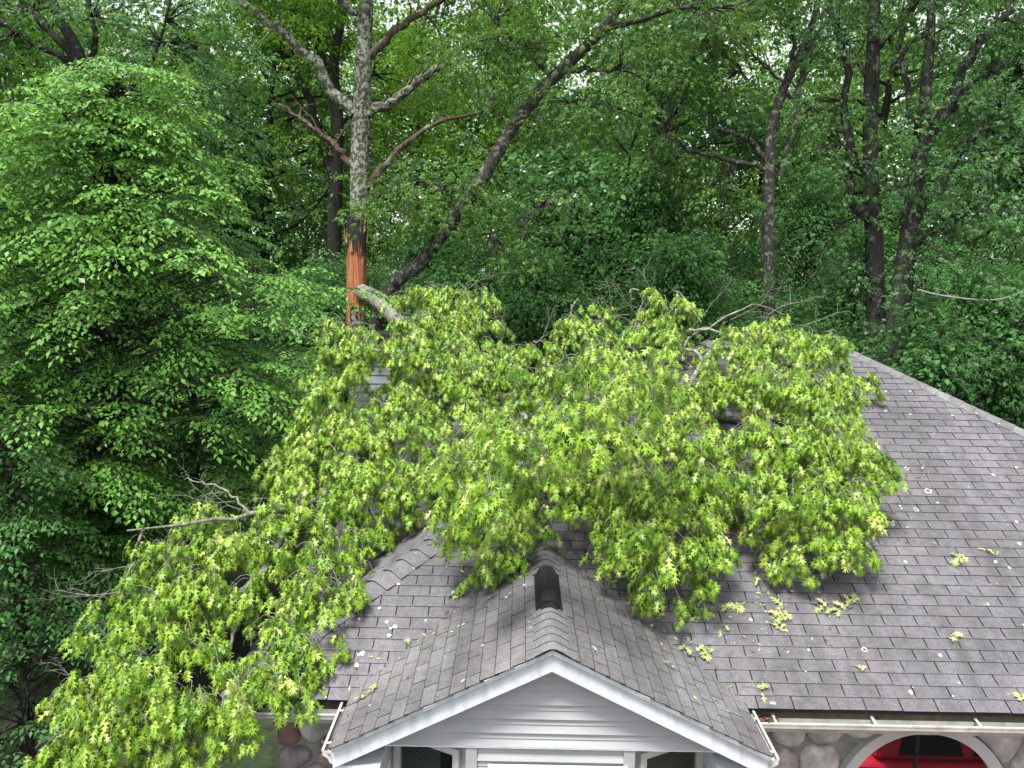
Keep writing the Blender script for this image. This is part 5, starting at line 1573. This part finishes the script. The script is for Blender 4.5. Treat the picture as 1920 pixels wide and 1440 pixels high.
def sprig(px, py, nleaf, size, label, seed, group=None):
    h_ = roof_hit(px, py)
    if h_ is None: return
    q = np.random.default_rng(seed)
    P_, n, t_ = h_; P_ = P_ + n * .014
    u, v = plane_frame(n)
    lv = Leaves(); tb = Tubes()
    an = q.uniform(0, 6.28); ax = u * math.cos(an) + v * math.sin(an)
    Ls = size * .55
    pth = np.array([ax * (f - .5) * Ls + n * (.006 + .02 * math.sin(f * 3)) + np.cross(n, ax) * .02 * math.sin(f * 5) for f in np.linspace(0, 1, 6)])
    tb.add(pth, np.linspace(.004, .002, 6), 4)
    for k in range(nleaf):
        j = int(q.integers(0, 6)) if nleaf > 1 else 5
        a2 = q.normal(0, .9)
        d = ax * math.cos(a2) + np.cross(n, ax) * math.sin(a2)
        lv.add(pth[j][None], (d + n * q.uniform(-.05, .35))[None], (n + q.normal(size=3) * .3)[None], np.array([size * q.uniform(.42, .62)]), np.array([q.uniform(.2, 1)]))
    name = 'leaf_sprig' if nleaf > 1 else 'fallen_leaf'
    root = empty(name, tuple(P_)); tag(root, label, 'leaves' if nleaf > 1 else 'leaf', group)
    me = lv.mesh('leaves', OAK_T, OAK_F, M['sprig_leaf']); link(bpy.data.objects.new('leaves' if nleaf > 1 else 'blade', me), root)
    tb.build('stem', M['twig'], root)


for i, (px, py, k, s, lab) in enumerate([
    (1797, 1047, 9, .24, 'green oak sprig highest on bare shingles far right'), (1857, 1040, 3, .17, 'small pale oak sprig just right of the highest green one'),
    (1450, 1078, 9, .25, 'oak sprig just below the dark tuft at the crown edge, on shingles'), (1490, 1074, 8, .22, 'pale sprig beside the one below the dark tuft on shingles'),
    (1380, 1137, 9, .24, 'oak sprig on shingles upper of the pair right of the valley'), (1315, 1150, 8, .22, 'compact green oak sprig on shingles near the porch valley'),
    (1235, 1160, 4, .17, 'small oak sprig lying in the porch valley under hanging foliage'), (1270, 1122, 4, .17, 'small oak sprig just right of the lowest hanging tuft'),
    (1467, 1150, 9, .24, 'tall oak sprig on shingles between two wider green sprigs'), (1460, 1175, 6, .20, 'lower half of the tall oak sprig on the middle shingles'),
    (1560, 1145, 9, .24, 'wide green oak sprig on the middle shingles'), (1590, 1140, 8, .23, 'ragged oak sprig at right end of the wide green one'),
    (1360, 1185, 4, .15, 'tiny oak sprig below the valley pair on shingles'), (1280, 1217, 5, .18, 'upper pale sprig of the chain in the porch valley'), (1308, 1230, 6, .19, 'lower pale sprig of the chain in the porch valley'), (1328, 1222, 4, .14, 'right end leaf cluster of the chain in the porch valley'),
    (1785, 1198, 4, .16, 'small drooping oak sprig alone on the right shingles'), (1605, 1255, 2, .16, 'pale single leaf pair near the middle of the lower shingles'), (1413, 1293, 3, .22, 'pale forked leaf above the gutter right of porch'),
    (1912, 1325, 3, .19, 'pale leaf at the right picture edge above the gutter'), (1914, 1181, 2, .14, 'small pale leaf at the right picture edge mid roof'), (700, 1300, 5, .20, 'yellow green sprig low on the left porch slope'),
    (770, 1208, 4, .12, 'mossy green sprig at the left porch valley'), (860, 1125, 2, .14, 'green leaf lying across the left porch valley higher up'), (1118, 1226, 2, .12, 'faded yellow leaf right of the porch ridge'), (936, 1075, 2, .12, 'shadowed leaf beside the porch valley under foliage'),
    (1137, 1095, 4, .17, 'grey green leaf cluster right of the ridge vent'), (1250, 1250, 2, .11, 'faded brown leaf on the right porch slope'), (1380, 1008, 3, .14, 'dark green leaf in the shade between the two hanging lobes')]):
    sprig(px, py, k, s, lab, 300 + i)


def roof_twig(pxs, r, label):
    tb = Tubes(); pts = []
    for px, py in pxs:
        h_ = roof_hit(px, py); pts.append(h_[0] + h_[1] * .02)
    pth = smooth_path(pts, 10); tb.add(pth, np.linspace(r, r * .5, len(pth)), 5)
    mid = pth[len(pth) // 2]; h2 = pth[-1] - pth[0]
    tb.add(np.array([mid, mid + unit(h2 + np.array([.0, -.08, -.04]) * 6) * np.linalg.norm(h2) * .4]), np.array([r * .7, r * .3]), 4)
    tag(tb.build('twig', M['twig']), label, 'twig')


roof_twig([(1556, 1050), (1580, 1057), (1602, 1063)], .006, 'bare forked twig on shingles below the right hanging lobe')
roof_twig([(1740, 885), (1742, 903), (1752, 918)], .004, 'thin bent twig on shingles right of the fallen crown')
roof_twig([(1408, 1025), (1415, 1040), (1425, 1052)], .004, 'thin twig in shade left of the right hanging lobe')
roof_twig([(1738, 1097), (1745, 1094), (1750, 1100)], .003, 'short curled twig alone on the right shingles')
roof_twig([(1525, 1135), (1545, 1127), (1556, 1125)], .003, 'thin twig touching the wide green oak sprig')
roof_twig([(1325, 1115), (1335, 1130), (1350, 1150)], .004, 'thin bent twig above the oak sprig pair')


# torn bits of leaf and twig, thickest under the edge of the crown and along the porch valleys
fb_ = MB(); rr = np.random.default_rng(77)
spots = [(880, 1070), (960, 1010), (1010, 1005), (1060, 1040), (1120, 1090), (1180, 1140), (1230, 1180), (1280, 1225), (1330, 1150), (1400, 1100), (1480, 1090), (1560, 1080), (1620, 1050), (1680, 980), (1700, 880), (780, 1010), (720, 1040), (690, 1080), (660, 1220), (640, 1290), (1420, 1230), (1550, 1200), (1350, 1290), (840, 1170), (760, 1240)]
for px, py in spots:
    for _ in range(16):
        h_ = roof_hit(px + rr.normal() * 34, py + rr.normal() * 24)
        if h_ is None: continue
        P_, n, t_ = h_; u, v = plane_frame(n); an = rr.uniform(0, 6.28); a_ = u * math.cos(an) + v * math.sin(an); b_ = np.cross(n, a_)
        L_ = rr.uniform(.008, .035); w_ = L_ * rr.choice([.12, .3, .45]); c = P_ + n * .016
        fb_.poly([c - a_ * L_, c - b_ * w_ + n * .004, c + a_ * L_, c + b_ * w_], [(0, 1, 2, 3)], rr.random(), int(rr.random() < .35))
fo_ = fb_.build('leaf_fragments', [M['sprig_leaf'], M['dry_leaf']])
tag(fo_, 'small torn bits of leaf and twig scattered over the shingles', kind='stuff')
